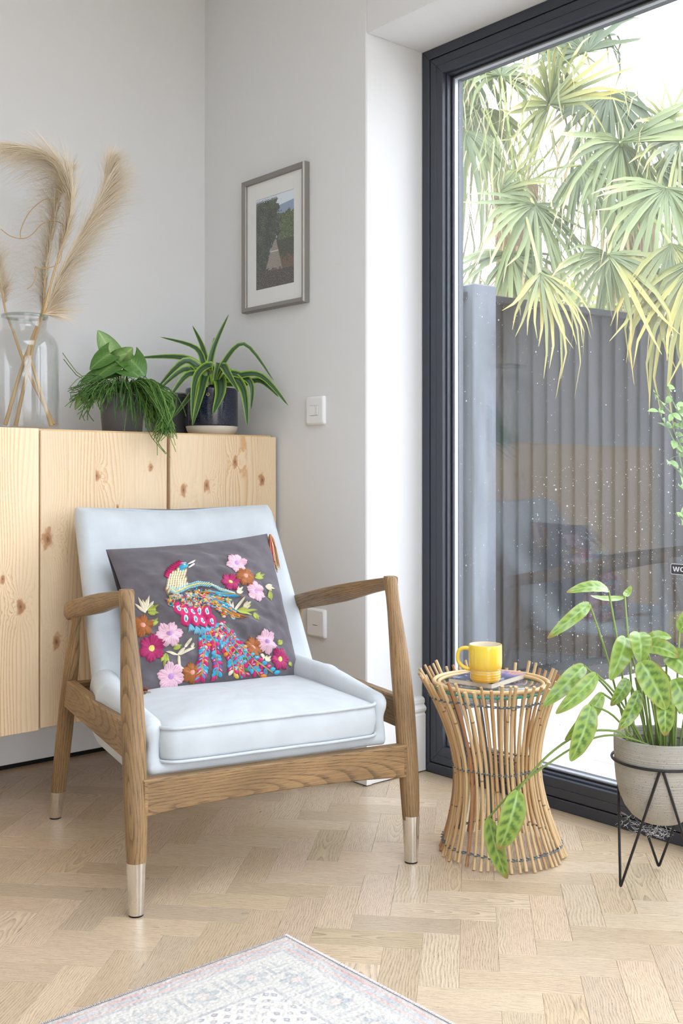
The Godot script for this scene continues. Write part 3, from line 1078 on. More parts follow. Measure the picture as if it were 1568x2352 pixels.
# ------------------------------------------------------------------ pine cabinets
const DOOR_Z := -2.7548
func cabinets() -> void:
	var doors := [
		pine_image(400, 820, [0.30, 0.28, 0.42], [[0.865, 0.585, 13.0, 2], [0.74, 0.49, 8.0, 2], [0.2, 0.3, 9.0, 0]], 3),
		pine_image(400, 820, [0.20, 0.21, 0.31, 0.28], [[0.42, 0.152, 11.0, 2], [0.86, 0.122, 8.0, 3], [0.585, 0.262, 5.0, 2], [0.05, 0.365, 17.0, 0], [0.115, 0.715, 14.0, 0], [0.7, 0.6, 10.0, 2]], 17),
		pine_image(400, 820, [0.30, 0.20, 0.31, 0.19], [[0.115, 0.206, 12.0, 0], [0.325, 0.188, 13.0, 1], [0.59, 0.10, 11.0, 2], [0.855, 0.17, 13.0, 3], [0.4, 0.6, 12.0, 1]], 29)]
	var dm := []
	for im in doors:
		var m := mat(Color.WHITE, 0.5, 0.0, "pine_door")
		m.albedo_texture = tex(im)
		m.metallic_specular = 0.35
		dm.push_back(m)
	var side := mat(srgb(226, 190, 140), 0.55, 0.0, "pine_board")
	var inner := mat(srgb(150, 104, 62), 0.7, 0.0, "pine_edge")
	var specs := [
		["pine cabinet cut by the photo's left edge, under the tall glass jar", 0.476, 1.286, 0.2135, 1.0470, 0.0, [[0.479, 0.878, 0], [0.8825, 1.2850, 0]]],
		["pine wall cabinet with two knotty doors behind the armchair", 1.2885, 2.1075, 0.2185, 1.0415, 0.0, [[1.2890, 1.6940, 1], [1.7045, 2.1065, 2]]]]
	for s in specs:
		var c := thing("cabinet", s[0], "cabinet", Vector3((s[1] + s[2]) * 0.5, s[3], BACK_Z + 0.02), 0.0, "")
		var o := c.position
		var x0: float = s[1] - o.x
		var x1: float = s[2] - o.x - 0.008
		var h: float = 1.0468 - o.y
		var zf := DOOR_Z - 0.021 - o.z
		var zb := 0.0
		part("side_panel", boxm(Vector3(x0, 0, zb), Vector3(x0 + 0.017, h, zf), 0.001, 1), side, c)
		part("side_panel", boxm(Vector3(x1 - 0.017, 0, zb), Vector3(x1, h, zf), 0.001, 1), side, c)
		part("top_panel", boxm(Vector3(x0 + 0.0172, h - 0.018, zb), Vector3(x1 - 0.0172, h - 0.0002, zf), 0.001, 0), side, c)
		part("base_panel", boxm(Vector3(x0 + 0.0172, 0.001, zb), Vector3(x1 - 0.0172, 0.019, zf), 0.001, 0), side, c)
		part("back_panel", boxm(Vector3(x0 + 0.018, 0.0192, zb), Vector3(x1 - 0.018, h - 0.0182, zb + 0.006), 0.0005, 1), inner, c)
		part("divider", boxm(Vector3(-0.02, 0.0195, zb + 0.01), Vector3(0.028, h - 0.0185, zf - 0.001), 0.001, 1), inner, c)
		for d in s[6]:
			var w: float = d[1] - d[0]
			var hh: float = s[4] - s[3]
			var b := MB.new()
			b.prism(rounded_rect(d[0] - o.x, DOOR_Z - 0.0205 - o.z, d[1] - o.x, DOOR_Z - o.z, 0.0035, 3), 0.0, hh, 0.0012)
			b.moved(Transform3D(Basis(Vector3.RIGHT, Vector3(0, 0, 1), Vector3.UP), Vector3.ZERO))
			b.orient(0)
			for i in b.V.size():
				b.U[i] = Vector2((b.V[i].x + o.x - d[0]) / w + (b.V[i].z + o.z - DOOR_Z) * 0.4, 1.0 - b.V[i].y / hh)
			part("door", b.mesh(), dm[d[2]], c)

# ------------------------------------------------------------------ framed picture, switch and blank plate
func wall_things() -> void:
	var alu := mat(srgb(150, 146, 140), 0.42, 0.55, "brushed_frame")
	var fr := thing("picture_frame", "portrait photograph of a garden path in a brushed silver frame", "picture", Vector3(WALL_X, 1.686, -2.765))
	# local: built in the zy plane, facing -x
	var hw := 0.168
	var hh := 0.222
	var basis_ := Basis(Vector3(0, 0, 1), Vector3.UP, Vector3(-1, 0, 0))
	var o := [Vector2(-hw, -hh), Vector2(hw, -hh), Vector2(hw, hh), Vector2(-hw, hh)]
	for k in 4:
		var j := (k + 1) % 4
		var rings := []
		# profile from the wall outwards: [inset, height]
		for e in [[0.0, 0.001], [0.0, 0.021], [0.003, 0.026], [0.016, 0.020], [0.0175, 0.0165], [0.0175, 0.001]]:
			var i0: Vector2 = o[k] + (Vector2.ZERO - o[k]).sign() * e[0]
			var j0: Vector2 = o[j] + (Vector2.ZERO - o[j]).sign() * e[0]
			rings.push_back([Vector3(i0.x, i0.y, e[1]), Vector3(j0.x, j0.y, e[1])])
		var b := MB.new()
		b.grp = -1
		var r0 := PackedVector3Array()
		var r1 := PackedVector3Array()
		for r in rings:
			r0.push_back(r[0])
			r1.push_back(r[1])
		b.loft([r0, r1])
		b.moved(Transform3D(basis_, Vector3.ZERO))
		b.orient(0)
		part("frame_bar", b.mesh(), alu, fr)
	var mt := MB.new()
	var mo := PackedVector2Array([Vector2(-0.152, -0.206), Vector2(0.152, -0.206), Vector2(0.152, 0.206), Vector2(-0.152, 0.206)])
	var ph := Rect2(-0.102, -0.151, 0.204, 0.300)
	for q in [[Rect2(-0.152, -0.206, 0.05, 0.412)], [Rect2(0.102, -0.206, 0.05, 0.412)], [Rect2(-0.102, -0.206, 0.204, 0.055)], [Rect2(-0.102, 0.149, 0.204, 0.057)]]:
		var r: Rect2 = q[0]
		mt.box(Vector3(r.position.x, r.position.y, 0.010), Vector3(r.end.x, r.end.y, 0.0118), 0.0004)
	mt.moved(Transform3D(basis_, Vector3.ZERO))
	part("mount", mt.mesh(), mat(srgb(240, 240, 238), 0.9), fr)
	var pm := mat(Color.WHITE, 0.35, 0.0, "photo_print")
	pm.albedo_texture = tex(path_photo())
	var pb := MB.new()
	pb.box(Vector3(ph.position.x - 0.004, ph.position.y - 0.004, 0.007), Vector3(ph.end.x + 0.004, ph.end.y + 0.004, 0.0098), 0.0)
	for i in pb.V.size():
		pb.U[i] = Vector2((pb.V[i].x - ph.position.x) / ph.size.x, 1.0 - (pb.V[i].y - ph.position.y) / ph.size.y)
	pb.moved(Transform3D(basis_, Vector3.ZERO))
	part("photograph", pb.mesh(), pm, fr)
	var gl := MB.new()
	gl.quad(Vector3(-0.152, -0.206, 0.0145), Vector3(0.152, -0.206, 0.0145), Vector3(0.152, 0.206, 0.0145), Vector3(-0.152, 0.206, 0.0145))
	gl.moved(Transform3D(basis_, Vector3.ZERO))
	gl.flip_towards(Vector3(-1, 0, 0))
	part("glass", gl.mesh(), M.glass, fr)
	var white := mat(srgb(242, 242, 242), 0.28, 0.0, "white_plastic")
	for e in [["light_switch", "white light switch plate with one rocker high on the wall", "switch", 1.1195, -2.561, true], ["blank_plate", "white flex outlet plate low on the wall above the chair arm", "outlet plate", 0.455, -2.557, false]]:
		var sw := thing(e[0], e[1], e[2], Vector3(WALL_X, e[3], e[4]))
		var pl := MB.new()
		var rings := []
		for q in [[0.0445, 0.0005], [0.0445, 0.006], [0.0425, 0.0095], [0.038, 0.0115]]:
			var rr := rounded_rect(-q[0], -q[0], q[0], q[0], 0.006, 4)
			var ring := PackedVector3Array()
			for p in rr:
				ring.push_back(Vector3(p.x, p.y, q[1]))
			rings.push_back(ring)
		pl.loft(rings)
		pl.moved(Transform3D(basis_, Vector3.ZERO))
		part("plate", pl.mesh(), white, sw)
		var dk := mat(srgb(110, 104, 98), 0.8)
		if e[5]:
			part("rocker_surround", switch_bit(-0.0195, -0.0155, 0.0195, 0.0155, 0.0113, 0.0121, basis_, 0.0), dk, sw)
			var rk := MB.new()
			rk.prism(PackedVector2Array([Vector2(-0.0188, 0.0114), Vector2(0.0188, 0.0114), Vector2(0.0188, 0.0152), Vector2(0.004, 0.0128), Vector2(-0.0188, 0.0140)]), -0.0148, 0.0148, 0.0004)
			rk.moved(Transform3D(basis_ * Basis(Vector3.RIGHT, Vector3(0, 0, 1), Vector3.UP), Vector3.ZERO))
			rk.orient(0)
			part("rocker", rk.mesh(), white, sw)
		else:
			part("flex_slot", switch_bit(-0.012, -0.007, 0.012, -0.0055, 0.0112, 0.0118, basis_, 0.0), dk, sw)

func switch_bit(x0: float, y0: float, x1: float, y1: float, z0: float, z1: float, b: Basis, bev: float) -> ArrayMesh:
	var m := MB.new()
	m.box(Vector3(x0, y0, z0), Vector3(x1, y1, z1), bev)
	m.moved(Transform3D(b, Vector3.ZERO))
	return m.mesh()

# the print in the frame: a gravel path between dark trees, a blue hill behind
func path_photo() -> Image:
	var n1 := noise(0.045, 81, 4)
	var n2 := noise(0.22, 82, 3)
	var n3 := noise(0.02, 83, 3)
	return rgb_image(200, 300, func(px: int, py: int) -> Vector3:
		var x := px / 200.0
		var y := py / 300.0
		var a := n1.get_noise_2d(px, py)
		var b := n2.get_noise_2d(px, py)
		var e := n3.get_noise_2d(px, py)
		var c := Vector3(205, 216, 226)
		if y > 0.10 + 0.06 * (1.0 - x):
			c = Vector3(128, 146, 172)
		# right willow
		if x > 0.55 and y > 0.20 + 0.05 * a + 0.1 * absf(x - 0.85):
			c = Vector3(92, 108, 62) * (0.8 + 0.9 * b + 0.5 * n2.get_noise_2d(px * 1.5, py * 0.2))
		# left dark trees
		var edge := 0.62 - 0.30 * smoothstep(0.0, 0.5, absf(y - 0.25)) * 0.5 + 0.16 * a + 0.05 * b
		if x < edge - 0.1 * smoothstep(0.45, 0.6, y) and y > 0.03 + 0.05 * b:
			c = Vector3(54, 60, 46) * (0.75 + 0.9 * maxf(0.0, b) + 0.5 * e)
			if b > 0.34:
				c = Vector3(116, 128, 92)
		# path
		var half := 0.035 + maxf(0.0, y - 0.50) * 0.62
		var mid := 0.50 - (y - 0.5) * 0.12
		if y > 0.50:
			if absf(x - mid) < half and y < 0.80 + 0.05 * a:
				c = Vector3(150, 138, 126) * (0.92 + 0.3 * b)
				if y > 0.60 and y < 0.615:
					c = Vector3(196, 188, 176)
			elif x > mid and y < 0.82:
				c = Vector3(70, 74, 50) * (0.8 + 0.8 * b) if y < 0.7 + 0.1 * a else Vector3(112, 88, 66) * (0.85 + 0.5 * b)
			elif y >= 0.78:
				c = Vector3(62, 56, 50) * (0.85 + 0.7 * b)
				if b > 0.3:
					c = Vector3(134, 116, 100)
		return c * 1.08 + Vector3(10, 10, 12))

# ------------------------------------------------------------------ on the cabinets
func jar_and_grass() -> void:
	var z := -2.93
	var g := mat(Color(0.22, 0.32, 0.27, 0.06), 0.02, 0.0, "bottle_glass")
	g.transparency = BaseMaterial3D.TRANSPARENCY_ALPHA
	g.metallic_specular = 0.5
	var foot := Vector3(1.322, 1.0472, z)
	var jar := thing("glass_jar", "tall clear greenish glass jar with a rolled rim", "jar", foot)
	var b := MB.new()
	var outer := [Vector2(0, 0.003), Vector2(0.05, 0.001), Vector2(0.085, 0.0), Vector2(0.093, 0.004), Vector2(0.0965, 0.014), Vector2(0.097, 0.06), Vector2(0.097, 0.20), Vector2(0.0965, 0.238), Vector2(0.093, 0.256), Vector2(0.085, 0.271), Vector2(0.073, 0.283), Vector2(0.0655, 0.291), Vector2(0.063, 0.300), Vector2(0.0625, 0.318), Vector2(0.064, 0.321), Vector2(0.0665, 0.326), Vector2(0.067, 0.331), Vector2(0.0655, 0.336), Vector2(0.062, 0.337)]
	var inner := [Vector2(0.0605, 0.333), Vector2(0.0600, 0.30), Vector2(0.063, 0.289), Vector2(0.0715, 0.280), Vector2(0.083, 0.268), Vector2(0.0905, 0.254), Vector2(0.0935, 0.236), Vector2(0.0938, 0.02), Vector2(0.089, 0.010), Vector2(0.05, 0.007), Vector2(0, 0.010)]
	b.lathe(outer + inner, 48)
	part("body", b.mesh(), g, jar)
	var lip := MB.new()
	var ring := []
	for i in 10:
		var a := TAU * i / 10
		ring.push_back(Vector2(0.0640 + cos(a) * 0.0028, 0.3305 + sin(a) * 0.0042))
	lip.lathe(ring, 48, true)
	var lg := g.duplicate()
	lg.albedo_color = Color(0.34, 0.46, 0.40, 0.28)
	part("rim", lip.mesh(), lg, jar, "thick green rolled glass rim")
	# stems of pampas: [control points px, py], plume from index, side of the hairs, length, density
	var straw := mat(srgb(202, 172, 124), 0.7, 0.0, "dry_stem")
	var hair := vmat(0.8)
	var D := 3.10
	var list := [
		["pampas grass with the tallest plume arching over to the left", [[12, 976], [52, 838], [92, 735], [101, 713], [128, 610], [157, 520], [164, 447], [151, 394], [112, 356], [42, 333]], 0.46, 1.0, 0.086, 3400, [0.0, 0.35], Vector2(-0.8, 0.6)],
		["pampas grass with a straight plume leaning right", [[36, 978], [70, 820], [96, 730], [108, 712], [147, 612], [207, 503], [236, 440], [246, 378]], 0.36, 1.0, 0.084, 3400, [0.0, 0.2], Vector2(1.0, 0.15)],
		["pampas grass with the upright plume behind the arching one", [[118, 978], [78, 850], [66, 800], [97, 712], [107, 621], [124, 514], [140, 440], [163, 392]], 0.42, -1.0, 0.070, 2800, [0.02, 0.3], Vector2(-1.0, 0.1)],
		["pampas grass with a ragged plume drooping at the left edge", [[124, 975], [62, 850], [30, 760], [12, 713], [3, 655], [-14, 600], [-44, 560], [-84, 556]], 0.46, -1.0, 0.075, 1900, [-0.01, 0.3], Vector2(0.5, 0.5)]]
	for k in list.size():
		var e: Array = list[k]
		var pts := []
		var i := 0
		for p in e[1]:
			var dep := D + (k - 1.5) * 0.012 if i > 2 else D + 0.03 * sin(k * 2.0 + i)
			pts.push_back(at(p[0], p[1], dep))
			i += 1
		var foot2: Vector3 = pts[0]
		foot2.y = maxf(foot2.y, 1.061)
		pts[0] = foot2
		var t := thing("pampas_grass", e[0], "dried grass", foot2, 0.0, "")
		for q in pts.size():
			pts[q] -= foot2
		var cv := curve_pts(pts, 48)
		var st := MB.new()
		var rad := []
		for q in 49:
			rad.push_back(lerpf(0.0062, 0.0009, pow(q / 48.0, 0.7)))
		st.tube(cv, rad, 7)
		part("stem", st.mesh(), straw, t)
		var pl := MB.new()
		var start: float = e[2]
		for h in e[5]:
			var f := start + (1.0 - start) * pow(rng.randf(), 0.9)
			var x := f * 48.0
			var a := mini(int(x), 47)
			var p: Vector3 = cv[a].lerp(cv[a + 1], x - a)
			var d: Vector3 = (cv[a + 1] - cv[a]).normalized()
			var u := (f - start) / (1.0 - start)
			var ln: float = e[4] * (0.55 + 1.0 * sin(PI * clampf(u * 0.85 + 0.12, 0.0, 1.0))) * rnd(0.6, 1.5)
			var sd: Vector2 = e[7]
			var lat := (rgt * sd.x - Vector3.UP * sd.y * 0.4) * rnd(0.0, 1.1) + rgt * rnd(-0.45, 0.45) + fwd * rnd(-0.5, 0.5)
			var dirn := (d * rnd(0.75, 1.3) + lat).normalized()
			var sag := Vector3(sd.x * 0.25 * rgt.x, -1.0, sd.x * 0.25 * rgt.z) * ln * rnd(0.1, 0.75) * (1.0 if k != 1 else 0.45)
			var w := d.cross(dirn).normalized() * 0.0006
			var c := lin(230, 212, 180).lerp(lin(250, 240, 220), rng.randf())
			if u < 0.15:
				c = c.lerp(lin(202, 172, 130), 0.35)
			var prev := p
			var pw := w
			for s in 4:
				var g2 := (s + 1) / 4.0
				var nx := p + dirn * ln * g2 + sag * g2 * g2
				var nw := w * (1.0 - g2 * 0.75)
				pl.quadc(prev - pw, prev + pw, nx + nw, nx - nw, c, c, c, c)
				prev = nx
				pw = nw
		part("plume", pl.mesh(), hair, t, "", "stuff")
		if k == 0:
			# a dry ribbon leaf curling off the stem
			for strip in [[[151, 524], [140, 512], [118, 507], [94, 516], [74, 538], [52, 548], [24, 542], [2, 526]], [[48, 548], [48, 528], [66, 490], [90, 466], [108, 457], [128, 460]], [[146, 538], [143, 570], [138, 600], [122, 612], [96, 617], [80, 614], [84, 632], [74, 655], [62, 664]]]:
				var rp := []
				for p in strip:
					rp.push_back(at(p[0], p[1], D - 0.02) - foot2)
				var lf := MB.new()
				lf.tube(curve_pts(rp, 30), 0.0014, 5)
				part("dry_leaf", lf.mesh(), straw, t)

func rhipsalis_and_syngonium() -> void:
	var foot := Vector3(1.640, 1.0472, -2.93)
	var t := thing("potted_plant", "arrowhead plant with trailing thread-like stems in a dark grey pot", "potted plant", foot)
	var pot := MB.new()
	pot.lathe([Vector2(0, 0.0), Vector2(0.058, 0.0), Vector2(0.061, 0.003), Vector2(0.066, 0.06), Vector2(0.0695, 0.118), Vector2(0.0685, 0.120), Vector2(0.0655, 0.119), Vector2(0.064, 0.108), Vector2(0, 0.106)], 44)
	part("pot", pot.mesh(), mat(srgb(98, 97, 99), 0.42, 0.0, "grey_pot"), t)
	var D := 3.30
	var o := foot
	var lm := vmat(0.42, 0.45)
	var pale := func(t2: float, s: float) -> Color:
		var v: float = absf(fmod(t2 * 7.0 + absf(s) * 2.2 + 0.2, 1.0) - 0.5)
		var c := lin(112, 150, 72).lerp(lin(176, 204, 138), exp(-absf(s) * 7.0) * 0.55 + 0.35 * (1.0 - absf(s)) + (0.30 if v < 0.08 else 0.0))
		return c.lerp(lin(92, 136, 58), pow(absf(s), 3.0) * 0.7)
	var dark := func(t2: float, s: float) -> Color:
		var v: float = absf(fmod(t2 * 7.0 + absf(s) * 2.2 + 0.2, 1.0) - 0.5)
		return lin(78, 122, 52).lerp(lin(150, 184, 112), exp(-absf(s) * 9.0) * 0.6 + (0.34 if v < 0.08 else 0.0) * (1.0 - absf(s) * 0.6))
	# [base px, base py, tip px, tip py, half width px, pale, depth shift, normal x, normal y]
	for l in [[262, 823, 224, 758, 25, 1, 0.0, 0.3, 0.3], [276, 832, 305, 798, 24, 1, -0.02, 0.2, 0.4], [266, 826, 293, 812, 22, 1, -0.03, -0.4, 0.5],
			[254, 812, 206, 850, 24, 0, -0.03, -0.1, 0.5], [268, 834, 214, 876, 26, 0, -0.04, -0.2, 0.7], [300, 826, 334, 866, 27, 0, -0.04, 0.1, 0.5],
			[262, 850, 184, 878, 24, 0, -0.02, -0.3, 0.6], [286, 846, 322, 868, 22, 0, -0.05, 0.3, 0.6], [200, 905, 172, 942, 14, 1, -0.03, -0.3, 0.5], [292, 842, 300, 806, 20, 1, 0.03, 0.1, 0.2]]:
		var mb := MB.new()
		var base := at(l[0], l[1], D + l[6]) - o
		var tip := at(l[2], l[3], D + l[6] - 0.015) - o
		var nrm: Vector3 = -fwd + rgt * l[7] + Vector3.UP * l[8]
		leaf_into(mb, base, tip, nrm, l[4] * 1.12 * D / LENS, 1, 0.006, 0.12, pale if l[5] == 1 else dark, 20, 16, 0.02)
		var lf := part("leaf", mb.mesh(), lm, t)
		var st := MB.new()
		st.tube(curve_pts([Vector3(rnd(-0.02, 0.02), 0.105, rnd(-0.02, 0.02)), (base + Vector3(0, 0.1, 0)) * 0.5, base], 6), 0.0016, 5)
		part("stalk", st.mesh(), mat(srgb(92, 84, 58), 0.6), lf)
	# thread-like trailing stems
	var th := MB.new()
	for i in 330:
		var a := rnd(0, TAU)
		var rt := rgt * cos(a) + fwd * sin(a)
		var front := clampf(0.55 - sin(a) * 0.5, 0.15, 1.0)
		var right_ := 0.5 + 0.5 * cos(a)
		var r0 := rnd(0.01, 0.06)
		var p := rt * r0 + Vector3(0, rnd(0.106, 0.135), 0)
		var reach := rnd(0.05, 0.105) * (1.0 + 0.25 * right_)
		var drop := rnd(0.0, 0.065) * front * (0.6 + 0.9 * right_)
		var rise := rnd(0.012, 0.045)
		var q1 := p + rt * reach * 0.45 + Vector3(0, rise, 0)
		var q2 := p + rt * reach + Vector3(rnd(-0.015, 0.015), rise * 0.3 - drop * 0.5, rnd(-0.015, 0.015))
		var q3 := q2 + rt * rnd(-0.01, 0.022) + Vector3(rnd(-0.015, 0.015), -drop, rnd(-0.01, 0.01))
		var c := lin(46, 84, 34).lerp(lin(104, 148, 66), rng.randf())
		th.tube(curve_pts([p, q1, q2, q3], 6), 0.00115, 4, false, [c, c, c, c, c, c, c])
	# the long bunch that spills over the cabinet front, and stray ends at the left
	for e in [[385, 930, 372, 988, 50], [380, 960, 366, 1010, 16], [352, 900, 388, 996, 60], [388, 980, 400, 1028, 3], [345, 985, 376, 1045, 4], [190, 875, 168, 905, 4], [175, 860, 160, 825, 2], [180, 900, 166, 930, 3], [190, 950, 200, 980, 4], [335, 915, 356, 975, 34], [250, 890, 240, 935, 8], [290, 895, 285, 940, 8], [216, 905, 190, 960, 10]]:
		for i in e[4]:
			var dd := rnd(-0.04, 0.045)
			var start := Vector3(rnd(-0.02, 0.05), rnd(0.11, 0.14), rnd(-0.01, 0.05)) if e[0] > 240 else Vector3(rnd(-0.05, -0.02), 0.12, 0.03)
			var front_z := 0.19 if e[3] > 985 else 0.09
			var e1 := at(e[0] + rnd(-16, 16), e[1] + rnd(-12, 12), D - front_z * 0.7 + dd) - o
			var e2 := at(e[2] + rnd(-18, 16), e[3] + rnd(-22, 10), D - front_z - 0.03 + dd * 0.5) - o
			if e[3] > 985:
				e2.z = maxf(e2.z, 0.182)
			var c := lin(58, 100, 40).lerp(lin(128, 168, 80), rng.randf())
			th.tube(curve_pts([start, start.lerp(e1, 0.5) + Vector3(0, 0.03, 0), e1, e2], 8), 0.00115, 4, false, [c, c, c, c, c, c, c, c, c])
	part("trailing_stems", th.mesh(), vmat(0.5), t, "", "stuff")

func speaker() -> void:
	var t := thing("speaker", "dark grey fabric-fronted speaker hidden between the two potted plants", "speaker", Vector3(1.912, 1.0472, -3.078))
	var b := MB.new()
	b.prism(rounded_rect(-0.062, -0.045, 0.062, 0.045, 0.02, 6), 0.0, 0.138, 0.004)
	b.moved(Transform3D(Basis(Vector3.RIGHT, Vector3(0, 0, 1), Vector3.UP), Vector3.ZERO))
	b.orient(0)
	var m := mat(srgb(96, 97, 100), 0.85, 0.0, "speaker_cloth")
	part("body", b.mesh(), m, t)
	var c := MB.new()
	c.prism(rounded_rect(-0.058, -0.041, 0.058, 0.041, 0.018, 6), 0.1382, 0.147, 0.003)
	c.moved(Transform3D(Basis(Vector3.RIGHT, Vector3(0, 0, 1), Vector3.UP), Vector3.ZERO))
	c.orient(0)
	part("top_cap", c.mesh(), mat(srgb(150, 150, 148), 0.5), t, "lighter grey top")

func dracaena() -> void:
	var foot := Vector3(1.972, 1.0472, -2.93)
	var t := thing("potted_plant", "lime-striped dracaena in a navy glazed pot with an unglazed cream foot", "potted plant", foot)
	var h := 0.155
	var r := 0.0865
	var sp := mat(Color.WHITE, 0.16, 0.0, "navy_glaze")
	var nz := noise(0.35, 91, 2)
	sp.albedo_texture = tex(rgb_image(512, 256, func(x: int, y: int) -> Vector3:
		var v := nz.get_noise_2d(x, y)
		var c := Vector3(22, 27, 46)
		if v > 0.30: c = Vector3(58, 70, 104)
		if v > 0.44: c = Vector3(112, 124, 152)
		if v < -0.35: c = Vector3(12, 14, 24)
		return c))
	sp.uv1_scale = Vector3(2, 4, 1)
	sp.metallic_specular = 0.6
	var g := MB.new()
	g.lathe([Vector2(r - 0.001, 0.031), Vector2(r, 0.034), Vector2(r, h - 0.006), Vector2(r - 0.002, h), Vector2(r - 0.006, h), Vector2(r - 0.007, h - 0.006), Vector2(r - 0.007, 0.031)], 56, true)
	part("pot", g.mesh(), sp, t, "navy speckled glaze")
	var c := MB.new()
	c.lathe([Vector2(0, 0), Vector2(r - 0.022, 0), Vector2(r - 0.013, 0.005), Vector2(r - 0.005, 0.016), Vector2(r - 0.001, 0.030), Vector2(r - 0.002, 0.0308), Vector2(0, 0.0308)], 56)
	part("pot_foot", c.mesh(), mat(srgb(226, 218, 202), 0.75), t, "unglazed cream foot")
	var ey := MB.new()
	var ring := []
	for i in 8:
		var a := TAU * i / 8
		ring.push_back(Vector2(0.0042 + cos(a) * 0.0012, sin(a) * 0.0012))
	ey.lathe(ring, 16, true)
	var dirn := (-fwd * 1.0 + rgt * -0.02).normalized()
	ey.moved(Transform3D(Basis(dirn.cross(Vector3.UP).normalized(), dirn, Vector3.UP), dirn * r + Vector3(0, 0.131, 0)))
	part("eyelet", ey.mesh(), mat(srgb(196, 170, 110), 0.3, 0.8), t, "brass eyelet")
	var so := MB.new()
	so.lathe([Vector2(0, h - 0.018), Vector2(r - 0.008, h - 0.02), Vector2(r - 0.008, h - 0.03), Vector2(0, h - 0.03)], 24)
	part("soil", so.mesh(), M.soil, t)
	var lm := vmat(0.35, 0.35)
	var col := func(_t: float, s: float) -> Color:
		var a := absf(s)
		if a > 0.72: return lin(150, 182, 62)
		if a > 0.42: return lin(84, 122, 58)
		if a < 0.16: return lin(64, 96, 62)
		return lin(42, 68, 46)
	var D := 3.46
	var ctr := [486, 862]
	# [points px..., half width px, depth shift of the tip]
	for l in [[[480, 850], [492, 795], [525, 722], 9, 0.05], [[474, 848], [466, 800], [442, 748], 8, 0.08], [[478, 845], [486, 810], [492, 775], 7, 0.06],
			[[470, 850], [450, 800], [368, 774], 8, 0.05], [[468, 855], [420, 822], [312, 822], 11, 0.02], [[466, 858], [424, 830], [362, 890], 12, -0.04],
			[[464, 862], [420, 850], [360, 900], 11, -0.07], [[468, 868], [430, 862], [383, 922], 11, -0.10], [[472, 862], [462, 900], [441, 980], 12, -0.14],
			[[484, 840], [450, 868], [440, 965], 11, -0.13], [[504, 872], [506, 905], [489, 952], 16, -0.15], [[510, 842], [524, 860], [548, 900], 11, -0.13],
			[[534, 866], [560, 900], [568, 980], 12, -0.10], [[506, 845], [560, 790], [628, 874], 7, 0.02], [[540, 866], [600, 864], [662, 932], 10, -0.06],
			[[556, 882], [600, 876], [640, 912], 9, -0.02], [[530, 858], [575, 880], [576, 940], 10, -0.03], [[500, 836], [506, 842], [540, 852], 6, 0.05], [[470, 868], [440, 905], [398, 960], 9, -0.02]]:
		var a := at(l[0][0], l[0][1], D)
		var b := at(l[1][0], l[1][1], D + l[4] * 0.5)
		var e := at(l[2][0], l[2][1], D + l[4])
		var root := at(lerpf(485, l[0][0], 0.3), 884, D)
		var cv := curve_pts([root, a, b, e], 15)
		var mb := MB.new()
		strap(mb, cv, l[3] * D / LENS, foot, col, -fwd)
		part("leaf", mb.mesh(), lm, t)
	var tr := MB.new()
	tr.tube([Vector3(0, h - 0.02, 0), at(484, 850, D) - foot], 0.011, 8)
	part("stem", tr.mesh(), mat(srgb(96, 110, 66), 0.6), t)

# a strap leaf along a curve, facing FACE
func strap(mb: MB, cv: Array, w: float, o: Vector3, colf: Callable, face: Vector3) -> void:
	var n := cv.size()
	var prev := []
	for i in n:
		var t := float(i) / (n - 1)
		var d: Vector3 = (cv[mini(i + 1, n - 1)] - cv[maxi(i - 1, 0)]).normalized()
		var side := d.cross(face + Vector3.UP * 0.5).normalized()
		var up := side.cross(d).normalized()
		var ww := w * minf(1.0, 0.45 + t * 1.6) * pow(1.0 - pow(t, 3.0), 0.9) + 0.0003
		var row := []
		for j in 9:
			var s := j / 4.0 - 1.0
			row.push_back(cv[i] - o + side * s * ww + up * absf(s) * ww * 0.28)
		if prev.size():
			for j in 8:
				var c: Color = colf.call(t, (j + 0.5) / 4.0 - 1.0)
				mb.quadc(prev[j], prev[j + 1], row[j + 1], row[j], c, c, c, c)
		prev = row

